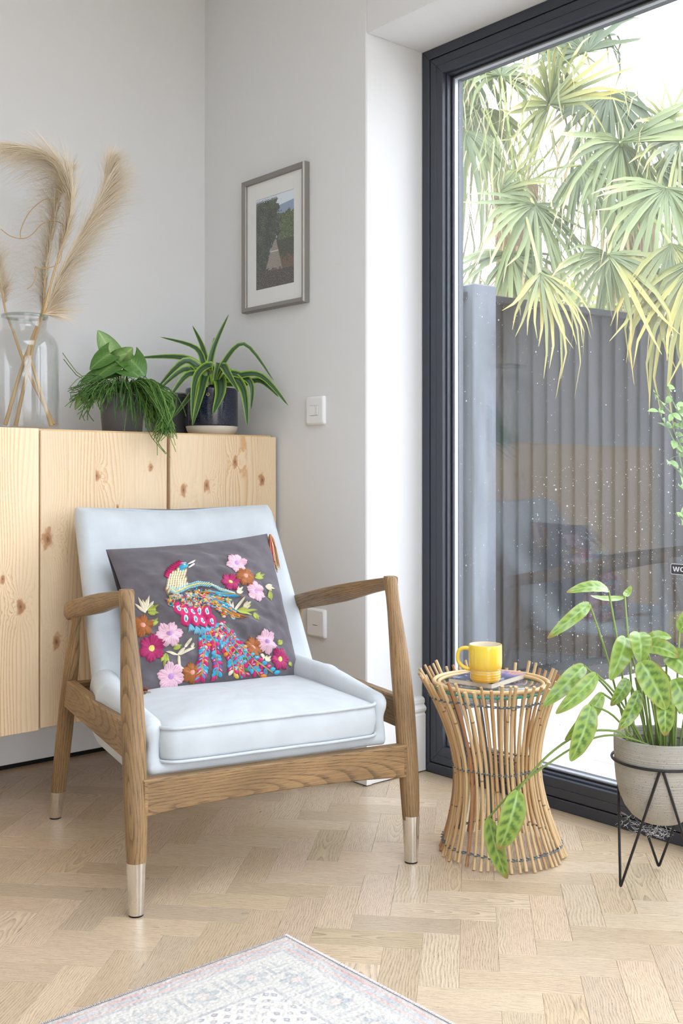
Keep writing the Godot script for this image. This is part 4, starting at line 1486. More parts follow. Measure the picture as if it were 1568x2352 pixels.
# surface nets: the zero level of F between LO and HI on a grid of CELL
func surface_net(f: Callable, lo: Vector3, hi: Vector3, cell: float) -> ArrayMesh:
	var nx := int((hi.x - lo.x) / cell) + 1
	var ny := int((hi.y - lo.y) / cell) + 1
	var nz := int((hi.z - lo.z) / cell) + 1
	var val := PackedFloat32Array()
	val.resize(nx * ny * nz)
	var i := 0
	for z in nz:
		for y in ny:
			for x in nx:
				val[i] = f.call(lo + Vector3(x, y, z) * cell)
				i += 1
	var vert := PackedInt32Array()
	vert.resize(nx * ny * nz)
	vert.fill(-1)
	var pts := PackedVector3Array()
	var corner := [Vector3i(0, 0, 0), Vector3i(1, 0, 0), Vector3i(0, 1, 0), Vector3i(1, 1, 0), Vector3i(0, 0, 1), Vector3i(1, 0, 1), Vector3i(0, 1, 1), Vector3i(1, 1, 1)]
	var edges := [[0, 1], [2, 3], [4, 5], [6, 7], [0, 2], [1, 3], [4, 6], [5, 7], [0, 4], [1, 5], [2, 6], [3, 7]]
	var offs := PackedInt32Array()
	for c in corner:
		offs.push_back(c.x + nx * (c.y + ny * c.z))
	for z in nz - 1:
		for y in ny - 1:
			for x in nx - 1:
				var b := x + nx * (y + ny * z)
				var neg := 0
				for k in 8:
					if val[b + offs[k]] < 0.0:
						neg += 1
				if neg == 0 or neg == 8:
					continue
				var s := Vector3.ZERO
				var n := 0
				for e in edges:
					var va := val[b + offs[e[0]]]
					var vb := val[b + offs[e[1]]]
					if (va < 0.0) != (vb < 0.0):
						s += Vector3(corner[e[0]]).lerp(Vector3(corner[e[1]]), va / (va - vb))
						n += 1
				vert[b] = pts.size()
				pts.push_back(lo + (Vector3(x, y, z) + s / n) * cell)
	var mb := MB.new()
	var step := [1, nx, nx * ny]
	for z in range(1, nz - 1):
		for y in range(1, ny - 1):
			for x in range(1, nx - 1):
				var b := x + nx * (y + ny * z)
				for a in 3:
					var va := val[b]
					var vb := val[b + step[a]]
					if (va < 0.0) == (vb < 0.0):
						continue
					var u: int = step[(a + 1) % 3]
					var w: int = step[(a + 2) % 3]
					var q := [pts[vert[b]], pts[vert[b - u]], pts[vert[b - u - w]], pts[vert[b - w]]]
					if va < 0.0:
						q.reverse()
					mb.quad(q[0], q[1], q[2], q[3])
	mb.orient(0)
	for k in mb.V.size():
		mb.U[k] = Vector2(mb.V[k].x + mb.V[k].z * 0.6, mb.V[k].y + mb.V[k].z * 0.5)
	return mb.mesh()

func smin(a: float, b: float, k: float) -> float:
	var h := clampf(0.5 + 0.5 * (b - a) / k, 0.0, 1.0)
	return lerpf(b, a, h) - k * h * (1.0 - h)

func sd_box(p: Vector3, c: Vector3, h: Vector3, r: float) -> float:
	var q := (p - c).abs() - h + Vector3(r, r, r)
	return q.max(Vector3.ZERO).length() + minf(maxf(q.x, maxf(q.y, q.z)), 0.0) - r

func sd_capsule(p: Vector3, a: Vector3, b: Vector3, r: float) -> float:
	var t := clampf((p - a).dot(b - a) / (b - a).length_squared(), 0.0, 1.0)
	return (p - a - (b - a) * t).length() - r

func oval(c: Vector3, rx: float, rz: float, n: int, pw := 1.0) -> PackedVector3Array:
	var r := PackedVector3Array()
	for i in n:
		var a := TAU * i / n
		var x := cos(a)
		var z := sin(a)
		r.push_back(c + Vector3(signf(x) * pow(absf(x), pw) * rx, 0, signf(z) * pow(absf(z), pw) * rz))
	return r

const CHAIR := Vector3(1.448, 0, -1.871)
const CHAIR_TURN := -0.24086
func armchair() -> void:
	var wood := mat(Color.WHITE, 0.46, 0.0, "brown_ash")
	wood.albedo_texture = tex(ash_image(320, 900))
	wood.uv1_scale = Vector3(1.0 / 0.16, 1.0 / 0.62, 1)
	wood.metallic_specular = 0.4
	M.ash = wood
	var cloth := mat(srgb(204, 210, 214), 0.85, 0.0, "pale_blue_velvet")
	cloth.rim_enabled = true
	cloth.rim = 0.55
	cloth.rim_tint = 0.3
	cloth.albedo_texture = noise_tex(0.012, 55, 0.93, 1.0)
	cloth.uv1_scale = Vector3(2.2, 2.2, 1)
	var chrome := mat(srgb(222, 220, 216), 0.16, 1.0, "polished_steel")
	chrome.roughness = 0.09
	var ch := thing("armchair", "pale blue velvet armchair with brown open-arm wooden frame and steel-capped legs", "armchair", CHAIR, CHAIR_TURN)
	# front legs: foot at the origin line, leaning back to the arm
	for s in [-1, 1]:
		var st := [[0.103, 0.0, 0.0202], [0.14, -0.002, 0.0222], [0.19, -0.006, 0.0236], [0.28, -0.017, 0.0252], [0.365, -0.028, 0.0258], [0.45, -0.044, 0.0245], [0.53, -0.060, 0.0205], [0.585, -0.073, 0.0165], [0.62, -0.081, 0.0155], [0.648, -0.088, 0.0165], [0.664, -0.092, 0.0165], [0.6705, -0.0935, 0.0145]]
		var rings := []
		for e in st:
			var k: float = e[0] / 0.67
			var x: float = s * lerpf(0.333, 0.3285, k)
			rings.push_back(oval(Vector3(x, e[0], e[1]), e[2], e[2] * 0.95, 20, 0.86 if e[0] > 0.56 else 1.0))
		var b := MB.new()
		b.loft(rings)
		for i in b.U.size():
			b.U[i].x += 0.05 + 0.03 * s
		var leg := part("leg", b.mesh(), wood, ch)
		var c := MB.new()
		c.loft([oval(Vector3(s * 0.3335, 0.004, 0.0), 0.0162, 0.0162, 28), oval(Vector3(s * 0.3332, 0.060, 0.0), 0.0188, 0.0188, 28), oval(Vector3(s * 0.333, 0.1125, -0.0005), 0.0212, 0.0212, 28)])
		part("leg_cap", c.mesh(), chrome, leg, "polished steel cap")
		var gl := MB.new()
		gl.loft([oval(Vector3(s * 0.3335, 0.0, 0.0), 0.0150, 0.0150, 20), oval(Vector3(s * 0.3335, 0.0045, 0.0), 0.0158, 0.0158, 20)])
		part("glide", gl.mesh(), M.gasket, leg)
		# rear legs rake backwards to the floor
		var rs := [[0.072, 0.0, 0.0192], [0.14, 0, 0.0205], [0.22, 0, 0.0215], [0.30, 0, 0.0215], [0.40, 0, 0.0195], [0.455, 0, 0.0180], [0.505, 0, 0.0125], [0.535, 0, 0.0115], [0.560, 0, 0.0145]]
		var rr := []
		for e in rs:
			var k: float = e[0] / 0.56
			rr.push_back(oval(Vector3(s * lerpf(0.348, 0.317, k), e[0], lerpf(-0.711, -0.598, k)), e[2], e[2] * 0.92, 18))
		var rb := MB.new()
		rb.loft(rr)
		for i in rb.U.size():
			rb.U[i].x += 0.1 + 0.03 * s
		var rl := part("leg", rb.mesh(), wood, ch)
		var rc := MB.new()
		rc.loft([oval(Vector3(s * 0.348, 0.004, -0.711), 0.0158, 0.0158, 28), oval(Vector3(s * 0.3437, 0.0755, -0.6958), 0.0202, 0.0202, 28)])
		part("leg_cap", rc.mesh(), chrome, rl, "polished steel cap")
		var rg := MB.new()
		rg.loft([oval(Vector3(s * 0.348, 0.0, -0.711), 0.0145, 0.0145, 20), oval(Vector3(s * 0.348, 0.0045, -0.711), 0.0155, 0.0155, 20)])
		part("glide", rg.mesh(), M.gasket, rl)
		# arm: a shaped bar from the leg top down to the back
		var y1 := 0.580 if s < 0 else 0.562
		var z1 := -0.655
		var rings2 := []
		for i in 25:
			var f := i / 24.0
			var w := lerpf(0.030, 0.046, smoothstep(0.0, 0.45, f)) * (1.0 - 0.25 * smoothstep(0.9, 1.0, f))
			var hgt := lerpf(0.030, 0.046, smoothstep(0.0, 0.5, f)) * (1.0 - 0.12 * smoothstep(0.6, 1.0, f))
			var y := lerpf(0.6705, y1, f) + 0.006 * sin(PI * f) - 0.004 * smoothstep(0.95, 1.0, f)
			var z := lerpf(-0.080, z1, f)
			var x: float = s * lerpf(0.3285, 0.321, f)
			var ring := PackedVector3Array()
			for p in [[-0.5, -0.12], [-0.44, -0.03], [-0.34, 0.0], [0.0, 0.003], [0.34, 0.0], [0.44, -0.03], [0.5, -0.12], [0.5, -0.62], [0.49, -0.66], [0.26, -0.97], [0.20, -1.0], [-0.20, -1.0], [-0.26, -0.97], [-0.49, -0.66], [-0.5, -0.62]]:
				ring.push_back(Vector3(x + p[0] * w, y + p[1] * hgt, z))
			rings2.push_back(ring)
		var ab := MB.new()
		ab.loft(rings2)
		part("armrest", ab.mesh(), wood, ch)
		# side rail
		var sb := MB.new()
		sb.prism(PackedVector2Array([Vector2(-0.020, 0.312), Vector2(-0.020, 0.386), Vector2(-0.60, 0.386), Vector2(-0.636, 0.312)]), -0.0125, 0.0125, 0.003)
		sb.moved(Transform3D(Basis(Vector3(0, 0, 1), Vector3.UP, Vector3(1, 0, 0)), Vector3(s * 0.331, 0, 0)))
		sb.orient(0)
		sb.project(2, Vector2(0.2, 0.1))
		part("side_rail", sb.mesh(), wood, ch)
	var fr := MB.new()
	var poly := PackedVector2Array()
	for i in 17:
		var f := i / 16.0
		poly.push_back(Vector2(lerpf(-0.320, 0.320, f), 0.203 + 0.014 * pow(sin(PI * f), 0.7)))
	poly.push_back(Vector2(0.320, 0.281))
	poly.push_back(Vector2(-0.320, 0.281))
	fr.prism(poly, -0.022, 0.008, 0.003)
	fr.project(0, Vector2(0.02, 0.31))
	part("front_rail", fr.mesh(), wood, ch)
	part("back_rail", boxm(Vector3(-0.325, 0.315, -0.625), Vector3(0.325, 0.38, -0.60), 0.003, 0), wood, ch)
	# upholstered seat shell with rolled sides
	var shell := surface_net(func(p: Vector3) -> float:
		var q := Vector3(absf(p.x + 0.012), p.y, p.z)
		var slab := sd_box(q, Vector3(0.277, 0.333, -0.270), Vector3(0.0155, 0.053, 0.248), 0.012)
		slab += 0.005 * exp(-pow((p.y - 0.343) / 0.018, 2.0)) * smoothstep(0.272, 0.29, q.x)
		var wid := lerpf(0.0265, 0.036, smoothstep(0.05, 0.7, clampf(-q.z / 0.5, 0.0, 1.0)))
		var roll := smin(sd_capsule(q, Vector3(0.2775, 0.3745, -0.055), Vector3(0.285, 0.384, -0.33), wid), sd_capsule(q, Vector3(0.285, 0.384, -0.33), Vector3(0.258, 0.392, -0.495), wid), 0.01)
		var base := sd_box(q, Vector3(0, 0.293, -0.268), Vector3(0.288, 0.0125, 0.250), 0.009)
		var belly := sd_box(q, Vector3(0, 0.272, -0.325), Vector3(0.286, 0.044, 0.195), 0.04)
		return smin(smin(smin(slab, roll, 0.016), base, 0.008), belly, 0.03),
		Vector3(-0.372, 0.215, -0.56), Vector3(0.35, 0.455, 0.012), 0.0075)
	part("seat_shell", shell, cloth, ch)
	# raked backrest
	var rings3 := []
	var cols := 15
	for i in 24:
		var f := i / 23.0
		var t := f
		var y := lerpf(0.30, 0.818, t)
		var shr := 0.0
		if f > 0.93:
			shr = 1.0 - sqrt(maxf(0.0, 1.0 - pow((f - 0.93) / 0.07, 2.0)))
		var hw := lerpf(0.309, 0.294, t) - 0.005 * shr
		var th := lerpf(0.088, 0.064, t) * (1.0 - 0.75 * shr)
		var mid := Vector3(0.009, y, -0.49 - (y - 0.42) * 0.65 - lerpf(0.088, 0.064, t) * 0.5)
		var nrm := Vector3(0, 0.545, 0.838)
		var ring := PackedVector3Array()
		var r := minf(th * 0.5, 0.03)
		var pts := []
		for k in cols:
			var x := lerpf(-hw + r, hw - r, k / float(cols - 1))
			pts.push_back(Vector2(x, th * 0.5))
		for k in range(1, 6):
			var a := PI / 2 - PI * k / 6.0
			pts.push_back(Vector2(hw - r + cos(a) * r, sin(a) * (th * 0.5)))
		for k in cols:
			var x := lerpf(hw - r, -hw + r, k / float(cols - 1))
			pts.push_back(Vector2(x, -th * 0.5))
		for k in range(1, 6):
			var a := -PI / 2 - PI * k / 6.0
			pts.push_back(Vector2(-hw + r + cos(a) * r, sin(a) * (th * 0.5)))
		for p in pts:
			var u: float = p.x / hw
			var dish := -0.018 * (1.0 - u * u) * (1.0 if p.y > 0 else 0.3)
			ring.push_back(mid + Vector3(p.x, 0, 0) + nrm * (p.y + dish) + Vector3(0, 0.007 * u * u * f, 0))
		rings3.push_back(ring)
	var bk := MB.new()
	bk.loft(rings3)
	part("backrest", bk.mesh(), cloth, ch)
	# seat cushion with piping
	var cu := MB.new()
	var out := []
	var outline := func(inset: float) -> PackedVector2Array:
		var o := PackedVector2Array()
		var x0 := -0.2735 + inset
		var x1 := 0.2505 - inset
		var z0 := -0.505 + inset
		var z1 := -0.004 - inset
		var r := maxf(0.038 - inset * 0.5, 0.008)
		var cs := [[x1 - r, z1 - r, 0.0], [x0 + r, z1 - r, PI / 2], [x0 + r, z0 + r, PI], [x1 - r, z0 + r, PI * 1.5]]
		for k in 4:
			var c: Array = cs[k]
			var nx: Array = cs[(k + 1) % 4]
			var last := Vector2.ZERO
			for i in 7:
				var a: float = c[2] + PI / 2 * i / 6
				last = Vector2(c[0] + cos(a) * r, c[1] + sin(a) * r)
				o.push_back(last)
			var a2: float = nx[2]
			var first := Vector2(nx[0] + cos(a2) * r, nx[1] + sin(a2) * r)
			for i in range(1, 8):
				o.push_back(last.lerp(first, i / 8.0))
		return o
	var wob := noise(9.0, 61, 2)
	for e in [[0.012, 0.3065], [0.002, 0.3075], [0.0, 0.318], [-0.004, 0.345], [-0.001, 0.370], [0.002, 0.379]]:
		var ring := PackedVector3Array()
		for p in outline.call(e[0]):
			ring.push_back(Vector3(p.x, e[1], p.y))
		out.push_back(ring)
	for k in 12:
		var f := (k + 1) / 12.5
		var ring := PackedVector3Array()
		for p in outline.call(0.002):
			var q := Vector2(lerpf(p.x, -0.0115, f), lerpf(p.y, -0.235, f))
			var back := clampf(-q.y / 0.5, 0.0, 1.0)
			var crown := 0.031 * (1.0 - pow(1.0 - f, 2.6)) * (1.0 - 0.5 * back) - 0.024 * back * back * f
			ring.push_back(Vector3(q.x, 0.3795 + crown + wob.get_noise_2d(q.x, q.y * 0.7) * 0.0022 * minf(1.0, f * 3.0), q.y))
		out.push_back(ring)
	cu.loft(out)
	var cush := part("seat_cushion", cu.mesh(), cloth, ch)
	for e in [[0.3795, -0.001, 0.0042], [0.3085, -0.002, 0.0036]]:
		var pp := []
		for p in outline.call(e[1]):
			pp.push_back(Vector3(p.x, e[0] + wob.get_noise_2d(p.x * 0.5, p.y * 0.5) * 0.0025, p.y))
		pp.push_back(pp[0])
		pp.push_back(pp[1])
		var pi_ := MB.new()
		pi_.tube(pp, e[2], 8, false)
		part("piping", pi_.mesh(), cloth, cush)
	# dark webbing base under the shell
	part("base_cloth", boxm(Vector3(-0.26, 0.231, -0.50), Vector3(0.24, 0.234, -0.16), 0.001), mat(srgb(120, 116, 108), 0.95), ch, "grey-brown base cloth")

# ------------------------------------------------------------------ embroidered cushion
var pil_tl := Vector3(-0.241, 0.722, -0.600)
var pil_tr := Vector3(0.221, 0.752, -0.605)
var pil_br := Vector3(0.243, 0.368, -0.430)
var pil_bl := Vector3(-0.212, 0.370, -0.400)
var pil_n := Vector3(0.020, 0.455, 0.890)
var crease := noise(3.0, 66, 3)
func pil(u: float, v: float, h := 0.0, face := 1.0) -> Vector3:
	var pin := 4.0 * u * (1.0 - u)
	v += 0.055 * pin * pow(1.0 - v, 6.0) - 0.02 * pin * pow(v, 6.0)
	u += (0.5 - u) * 0.05 * 4.0 * v * (1.0 - v) * pow(absf(2.0 * u - 1.0), 4.0)
	var p := pil_tl * (1 - u) * (1 - v) + pil_tr * u * (1 - v) + pil_br * u * v + pil_bl * (1 - u) * v
	var a := maxf(0.0, (1 - pow(2 * u - 1, 2.0)) * (1 - pow(2 * v - 1, 2.0)))
	var c := crease.get_noise_2d(u * 1.3 + v * 0.4, v * 2.4 - u * 0.8) * 0.026 * minf(1.0, a * 2.0) * (0.35 + 0.65 * v) if face > 0 else 0.0
	return p + pil_n * ((0.072 * face if face > 0 else -0.034) * pow(a, 0.47) + c + h)

# one padded stitch-filled shape on the cushion: a leaf-like petal from A to B (cushion coordinates), WID in metres
func petal(mb: MB, a: Vector2, b: Vector2, wid: float, c0: Color, c1: Color, round_ := 0.8, lift := 0.0025, streak := 0.16) -> void:
	var sc := Vector2(0.46, 0.41)
	var d := (b - a) * sc
	var l := d.length()
	if l < 1e-6:
		return
	d /= l
	var sd := Vector2(-d.y, d.x)
	var n := 7
	var prev := []
	var pc := []
	for i in n + 1:
		var t := float(i) / n
		var w := pow(sin(PI * clampf(t * 0.94 + 0.05, 0.0, 1.0)), round_) * wid
		if i == n:
			w *= 0.3
		var row := []
		var rc := []
		for j in 7:
			var s := j / 3.0 - 1.0
			var q := a + (d * l * t + sd * s * w) / sc
			var e := (1.0 - s * s) * minf(1.0, minf(t, 1.0 - t) * 6.0 + 0.25)
			row.push_back(pil(clampf(q.x, 0.005, 0.995), clampf(q.y, 0.005, 0.995), 0.0018 + lift * e))
			rc.push_back(c0.lerp(c1, clampf(t, 0, 1)) * (1.0 + streak * (1.0 if (j + i / 3) % 2 == 0 else -1.0) * (0.6 + 0.4 * sin(j * 5.1 + i))))
		if prev.size():
			for j in 6:
				mb.quadc(prev[j], prev[j + 1], row[j + 1], row[j], pc[j], pc[j + 1], rc[j + 1], rc[j])
		prev = row
		pc = rc

func disc(mb: MB, c: Vector2, r: float, c0: Color, c1: Color, lift := 0.004) -> void:
	var sc := Vector2(0.46, 0.41)
	var n := 14
	for i in n:
		for k in 3:
			var r0 := r * k / 3.0
			var r1 := r * (k + 1) / 3.0
			var q := []
			for e in [[r0, i], [r1, i], [r1, i + 1], [r0, i + 1]]:
				var p: Vector2 = c + Vector2(cos(TAU * e[1] / n), sin(TAU * e[1] / n)) * e[0] / sc
				q.push_back(pil(clampf(p.x, 0.004, 0.996), clampf(p.y, 0.004, 0.996), 0.002 + lift * (1.0 - pow(e[0] / r, 2.0))))
			var col := c0.lerp(c1, float((i + k) % 2))
			mb.quadc(q[0], q[1], q[2], q[3], col, col, col, col)

func cushion() -> void:
	var t := thing("cushion", "square grey velvet cushion embroidered with a bright bird and flowers", "cushion", CHAIR, CHAIR_TURN)
	var vel := mat(srgb(106, 100, 105), 0.9, 0.0, "grey_velvet")
	vel.rim_enabled = true
	vel.rim = 1.0
	vel.rim_tint = 0.4
	vel.albedo_texture = noise_tex(0.012, 67, 0.84, 1.0)
	var mb := MB.new()
	var n := 84
	for face in [1.0, -1.0]:
		for i in n:
			for j in n:
				var q := []
				var uv := []
				for e in [[i, j], [i + 1, j], [i + 1, j + 1], [i, j + 1]]:
					var u: float = 0.5 - 0.5 * cos(PI * e[0] / n)
					var v: float = 0.5 - 0.5 * cos(PI * e[1] / n)
					q.push_back(pil(u, v, 0.0, face))
					uv.push_back(Vector2(u, v) * 1.6)
				if face < 0:
					q.reverse()
					uv.reverse()
				mb.quad(q[0], q[1], q[2], q[3], uv[0], uv[1], uv[2], uv[3])
	mb.orient(0)
	part("cover", mb.mesh(), vel, t)
	var th := vmat(0.62)
	th.rim_enabled = true
	th.rim = 0.3
	var pink := [lin(226, 186, 198), lin(214, 168, 186), lin(196, 150, 205)]
	var brown := [lin(164, 96, 40), lin(140, 78, 28), lin(232, 158, 140)]
	var mag := [lin(176, 34, 100), lin(140, 20, 78), lin(236, 220, 120)]
	var fl := [[0.704, 0.226, 0.0285, pink], [0.731, 0.334, 0.027, brown], [0.628, 0.366, 0.025, mag], [0.783, 0.443, 0.027, pink], [0.069, 0.579, 0.029, brown], [0.205, 0.663, 0.032, pink], [0.099, 0.731, 0.033, mag], [0.182, 0.925, 0.033, pink], [0.301, 0.925, 0.026, brown], [0.690, 0.806, 0.026, brown], [0.783, 0.777, 0.029, pink], [0.865, 0.885, 0.027, mag]]
	for f in fl:
		var b := MB.new()
		var pal: Array = f[3]
		var c := Vector2(f[0], f[1])
		f[2] *= 1.14
		var off := rnd(0, 1)
		for k in 6:
			var a := TAU * (k + off) / 6.0
			for m in 3:
				var aa := a + (m - 1) * 0.24
				var e: Vector2 = c + Vector2(cos(aa), sin(aa)) * f[2] * (1.0 - 0.09 * absf(m - 1)) / Vector2(0.46, 0.41)
				petal(b, c.lerp(e, 0.12), e, f[2] * 0.215, pal[0], pal[1].lerp(pal[0], 0.4), 0.5, 0.003, 0.24)
		var o := part("embroidered_flower", b.mesh(), th, t)
		var cc := MB.new()
		disc(cc, c, f[2] * 0.30, pal[2], pal[2] * 0.86, 0.0045)
		part("flower_centre", cc.mesh(), th, o)
	var cream := [lin(232, 222, 196), lin(206, 192, 160)]
	var green := [lin(176, 188, 78), lin(140, 146, 70)]
	for e in [[0.102, 0.499, 0.082, 0.384], [0.108, 0.487, 0.144, 0.390], [0.653, 0.450, 0.700, 0.405], [0.861, 0.406, 0.928, 0.428], [0.677, 0.546, 0.724, 0.516], [0.607, 0.559, 0.582, 0.492], [0.753, 0.844, 0.737, 0.893], [0.755, 0.894, 0.806, 0.864], [0.095, 0.49, 0.115, 0.43]]:
		var b := MB.new()
		for k in 3:
			var a := Vector2(e[0], e[1])
			var q := a + (Vector2(e[2], e[3]) - a).rotated((k - 1) * 0.42) * (1.0 if k == 1 else 0.78)
			petal(b, a, q, 0.0042, cream[0], cream[1], 0.8, 0.002)
		part("embroidered_leaf", b.mesh(), th, t)
	for e in [[0.115, 0.488, 0.178, 0.469], [0.117, 0.498, 0.173, 0.520], [0.119, 0.591, 0.164, 0.546], [0.221, 0.754, 0.270, 0.739], [0.170, 0.780, 0.143, 0.861], [0.799, 0.342, 0.884, 0.318], [0.883, 0.440, 0.892, 0.506], [0.629, 0.561, 0.764, 0.569], [0.732, 0.586, 0.758, 0.638], [0.868, 0.789, 0.909, 0.762], [0.929, 0.902, 0.945, 0.932]]:
		var b := MB.new()
		var a := Vector2(e[0], e[1])
		for k in 3:
			var q := a + (Vector2(e[2], e[3]) - a).rotated((k - 1) * 0.34) * (1.0 if k == 1 else 0.74)
			petal(b, a, q, 0.0046, green[0] if k != 0 else green[1], green[1] if k == 1 else green[0], 0.8, 0.002)
		part("embroidered_leaf", b.mesh(), th, t)
	for path in [[0.234, 0.883, 0.236, 0.80], [0.236, 0.80, 0.172, 0.767], [0.237, 0.799, 0.283, 0.759], [0.283, 0.759, 0.325, 0.710], [0.245, 0.801, 0.342, 0.767], [0.320, 0.77, 0.335, 0.74], [0.234, 0.875, 0.21, 0.90], [0.234, 0.875, 0.262, 0.90], [0.607, 0.569, 0.691, 0.481], [0.15, 0.69, 0.18, 0.71]]:
		var b := MB.new()
		petal(b, Vector2(path[0], path[1]), Vector2(path[2], path[3]), 0.0040, cream[0], cream[1], 0.45, 0.002)
		part("embroidered_twig", b.mesh(), th, t)
	# the bird
	var bird := Node3D.new()
	bird.name = "embroidered_bird"
	t.add_child(bird)
	var blue := lin(62, 170, 206)
	var sky_ := lin(150, 206, 226)
	var magc := lin(206, 28, 110)
	var white := lin(240, 236, 224)
	var yel := lin(240, 224, 150)
	var b := MB.new()
	for e in [[0.350, 0.238, 0.395, 0.190, 0.0085], [0.355, 0.215, 0.402, 0.218, 0.0075], [0.352, 0.25, 0.372, 0.235, 0.006], [0.375, 0.185, 0.398, 0.205, 0.005]]:
		petal(b, Vector2(e[0], e[1]), Vector2(e[2], e[3]), e[4], blue, blue * 0.9, 0.6, 0.004)
	petal(b, Vector2(0.360, 0.188), Vector2(0.400, 0.188), 0.0018, white, white, 0.5, 0.006)
	disc(b, Vector2(0.379, 0.208), 0.0042, white, white, 0.0075)
	disc(b, Vector2(0.380, 0.208), 0.0022, lin(40, 36, 40), lin(40, 36, 40), 0.009)
	part("head", b.mesh(), th, bird)
	b = MB.new()
	petal(b, Vector2(0.400, 0.207), Vector2(0.458, 0.172), 0.0036, white, white, 0.6, 0.004)
	petal(b, Vector2(0.396, 0.236), Vector2(0.448, 0.198), 0.0036, white, white, 0.6, 0.004)
	petal(b, Vector2(0.404, 0.222), Vector2(0.440, 0.194), 0.0022, lin(56, 40, 44), lin(56, 40, 44), 0.6, 0.0055)
	part("beak", b.mesh(), th, bird)
	b = MB.new()
	var cr := [Vector2(0.372, 0.176), Vector2(0.334, 0.192), Vector2(0.302, 0.216), Vector2(0.274, 0.248), Vector2(0.256, 0.280)]
	for i in 22:
		var f := i / 21.0 * 3.999
		var p: Vector2 = cr[int(f)].lerp(cr[int(f) + 1], f - int(f))
		petal(b, p + Vector2(0.018, 0.018), p + Vector2(-0.012 + 0.004 * sin(i * 3.0), -0.018 + 0.012 * f / 4.0), 0.0022, magc, lin(170, 20, 88), 0.6, 0.003)
	part("crest", b.mesh(), th, bird)
	b = MB.new()
	# scale-like neck feathers inside the neck's outline
	var nk := PackedVector2Array([Vector2(0.348, 0.222), Vector2(0.300, 0.250), Vector2(0.262, 0.292), Vector2(0.244, 0.335), Vector2(0.245, 0.398), Vector2(0.285, 0.395), Vector2(0.355, 0.366), Vector2(0.378, 0.344), Vector2(0.371, 0.303), Vector2(0.380, 0.252), Vector2(0.355, 0.250)])
	for r in 11:
		for c in 11:
			var g := Vector2(0.240 + c * 0.0145 + (0.007 if r % 2 == 0 else 0.0), 0.215 + r * 0.0185)
			if Geometry2D.is_point_in_polygon(g, nk):
				petal(b, g + Vector2(0.008, -0.018), g + Vector2(-0.009, 0.022), 0.0050, lin(150, 128, 96), lin(150, 128, 96), 0.5, 0.0006, 0.05)
	for r in 11:
		for c in 11:
			var p := Vector2(0.240 + c * 0.0145 + (0.007 if r % 2 == 0 else 0.0), 0.215 + r * 0.0185)
			if Geometry2D.is_point_in_polygon(p, nk):
				petal(b, p + Vector2(0.005, -0.009), p + Vector2(-0.006, 0.014), 0.0029, yel, white, 0.55, 0.0034, 0.06)
	part("neck", b.mesh(), th, bird)
	b = MB.new()
	var bd := PackedVector2Array([Vector2(0.224, 0.462), Vector2(0.253, 0.410), Vector2(0.315, 0.418), Vector2(0.436, 0.388), Vector2(0.527, 0.432), Vector2(0.600, 0.478), Vector2(0.575, 0.490), Vector2(0.600, 0.555), Vector2(0.640, 0.600), Vector2(0.570, 0.596), Vector2(0.520, 0.610), Vector2(0.474, 0.525), Vector2(0.375, 0.520), Vector2(0.262, 0.522)])
	var conf := [lin(226, 142, 44), lin(60, 160, 200), lin(212, 60, 96), lin(236, 206, 86), lin(70, 120, 70), lin(232, 222, 200), lin(226, 142, 44), lin(96, 84, 150)]
	for i in 150:
		var p := Vector2(rnd(0.222, 0.645), rnd(0.385, 0.615))
		if Geometry2D.is_point_in_polygon(p, bd):
			petal(b, p, p + Vector2(0.03, 0.018), 0.0055, lin(214, 176, 120), lin(90, 170, 196), 0.5, 0.0012, 0.1)
	for i in 900:
		var p := Vector2(rnd(0.222, 0.645), rnd(0.385, 0.615))
		if not Geometry2D.is_point_in_polygon(p, bd):
			continue
		var a := rnd(0, TAU) if p.x < 0.47 else rnd(0.3, 0.9)
		var c: Color = conf[rng.randi() % 8]
		petal(b, p, p + Vector2(cos(a), sin(a)) * rnd(0.014, 0.024), 0.0021, c, c, 0.5, rnd(0.002, 0.0045), 0.1)
	part("wing", b.mesh(), th, bird)
	b = MB.new()
	for e in [[0.46, 0.41, 0.62, 0.475], [0.49, 0.47, 0.64, 0.575], [0.50, 0.51, 0.60, 0.580], [0.52, 0.455, 0.66, 0.478], [0.50, 0.425, 0.60, 0.455]]:
		petal(b, Vector2(e[0], e[1]), Vector2(e[2], e[3]), 0.0042, blue, lin(40, 140, 180), 0.5, 0.005)
	for e in [[0.46, 0.495, 0.69, 0.622], [0.47, 0.515, 0.66, 0.62], [0.44, 0.41, 0.68, 0.48]]:
		petal(b, Vector2(e[0], e[1]), Vector2(e[2], e[3]), 0.0022, lin(226, 170, 60), lin(200, 120, 50), 0.5, 0.0055)
	part("flight_feathers", b.mesh(), th, bird)
	b = MB.new()
	var bn := [Vector2(0.262, 0.375), Vector2(0.290, 0.400), Vector2(0.330, 0.385), Vector2(0.380, 0.362), Vector2(0.441, 0.352), Vector2(0.505, 0.374), Vector2(0.561, 0.420), Vector2(0.62, 0.455)]
	for row in 3:
		for i in 40:
			var f := i / 39.0 * 6.999
			var p: Vector2 = bn[int(f)].lerp(bn[int(f) + 1], f - int(f)) + Vector2(0.002, 0.0125) * (row - 1) * (1.0 if f < 5 else 0.5)
			var q: Vector2 = (bn[int(f) + 1] - bn[int(f)]).normalized()
			var c: Color = [sky_, yel, sky_][row]
			petal(b, p - q * 0.006 - Vector2(q.y, -q.x) * 0.005, p + q * 0.006 + Vector2(q.y, -q.x) * 0.005, 0.0022, c, c, 0.5, 0.004, 0.08)
	part("shoulder_band", b.mesh(), th, bird)
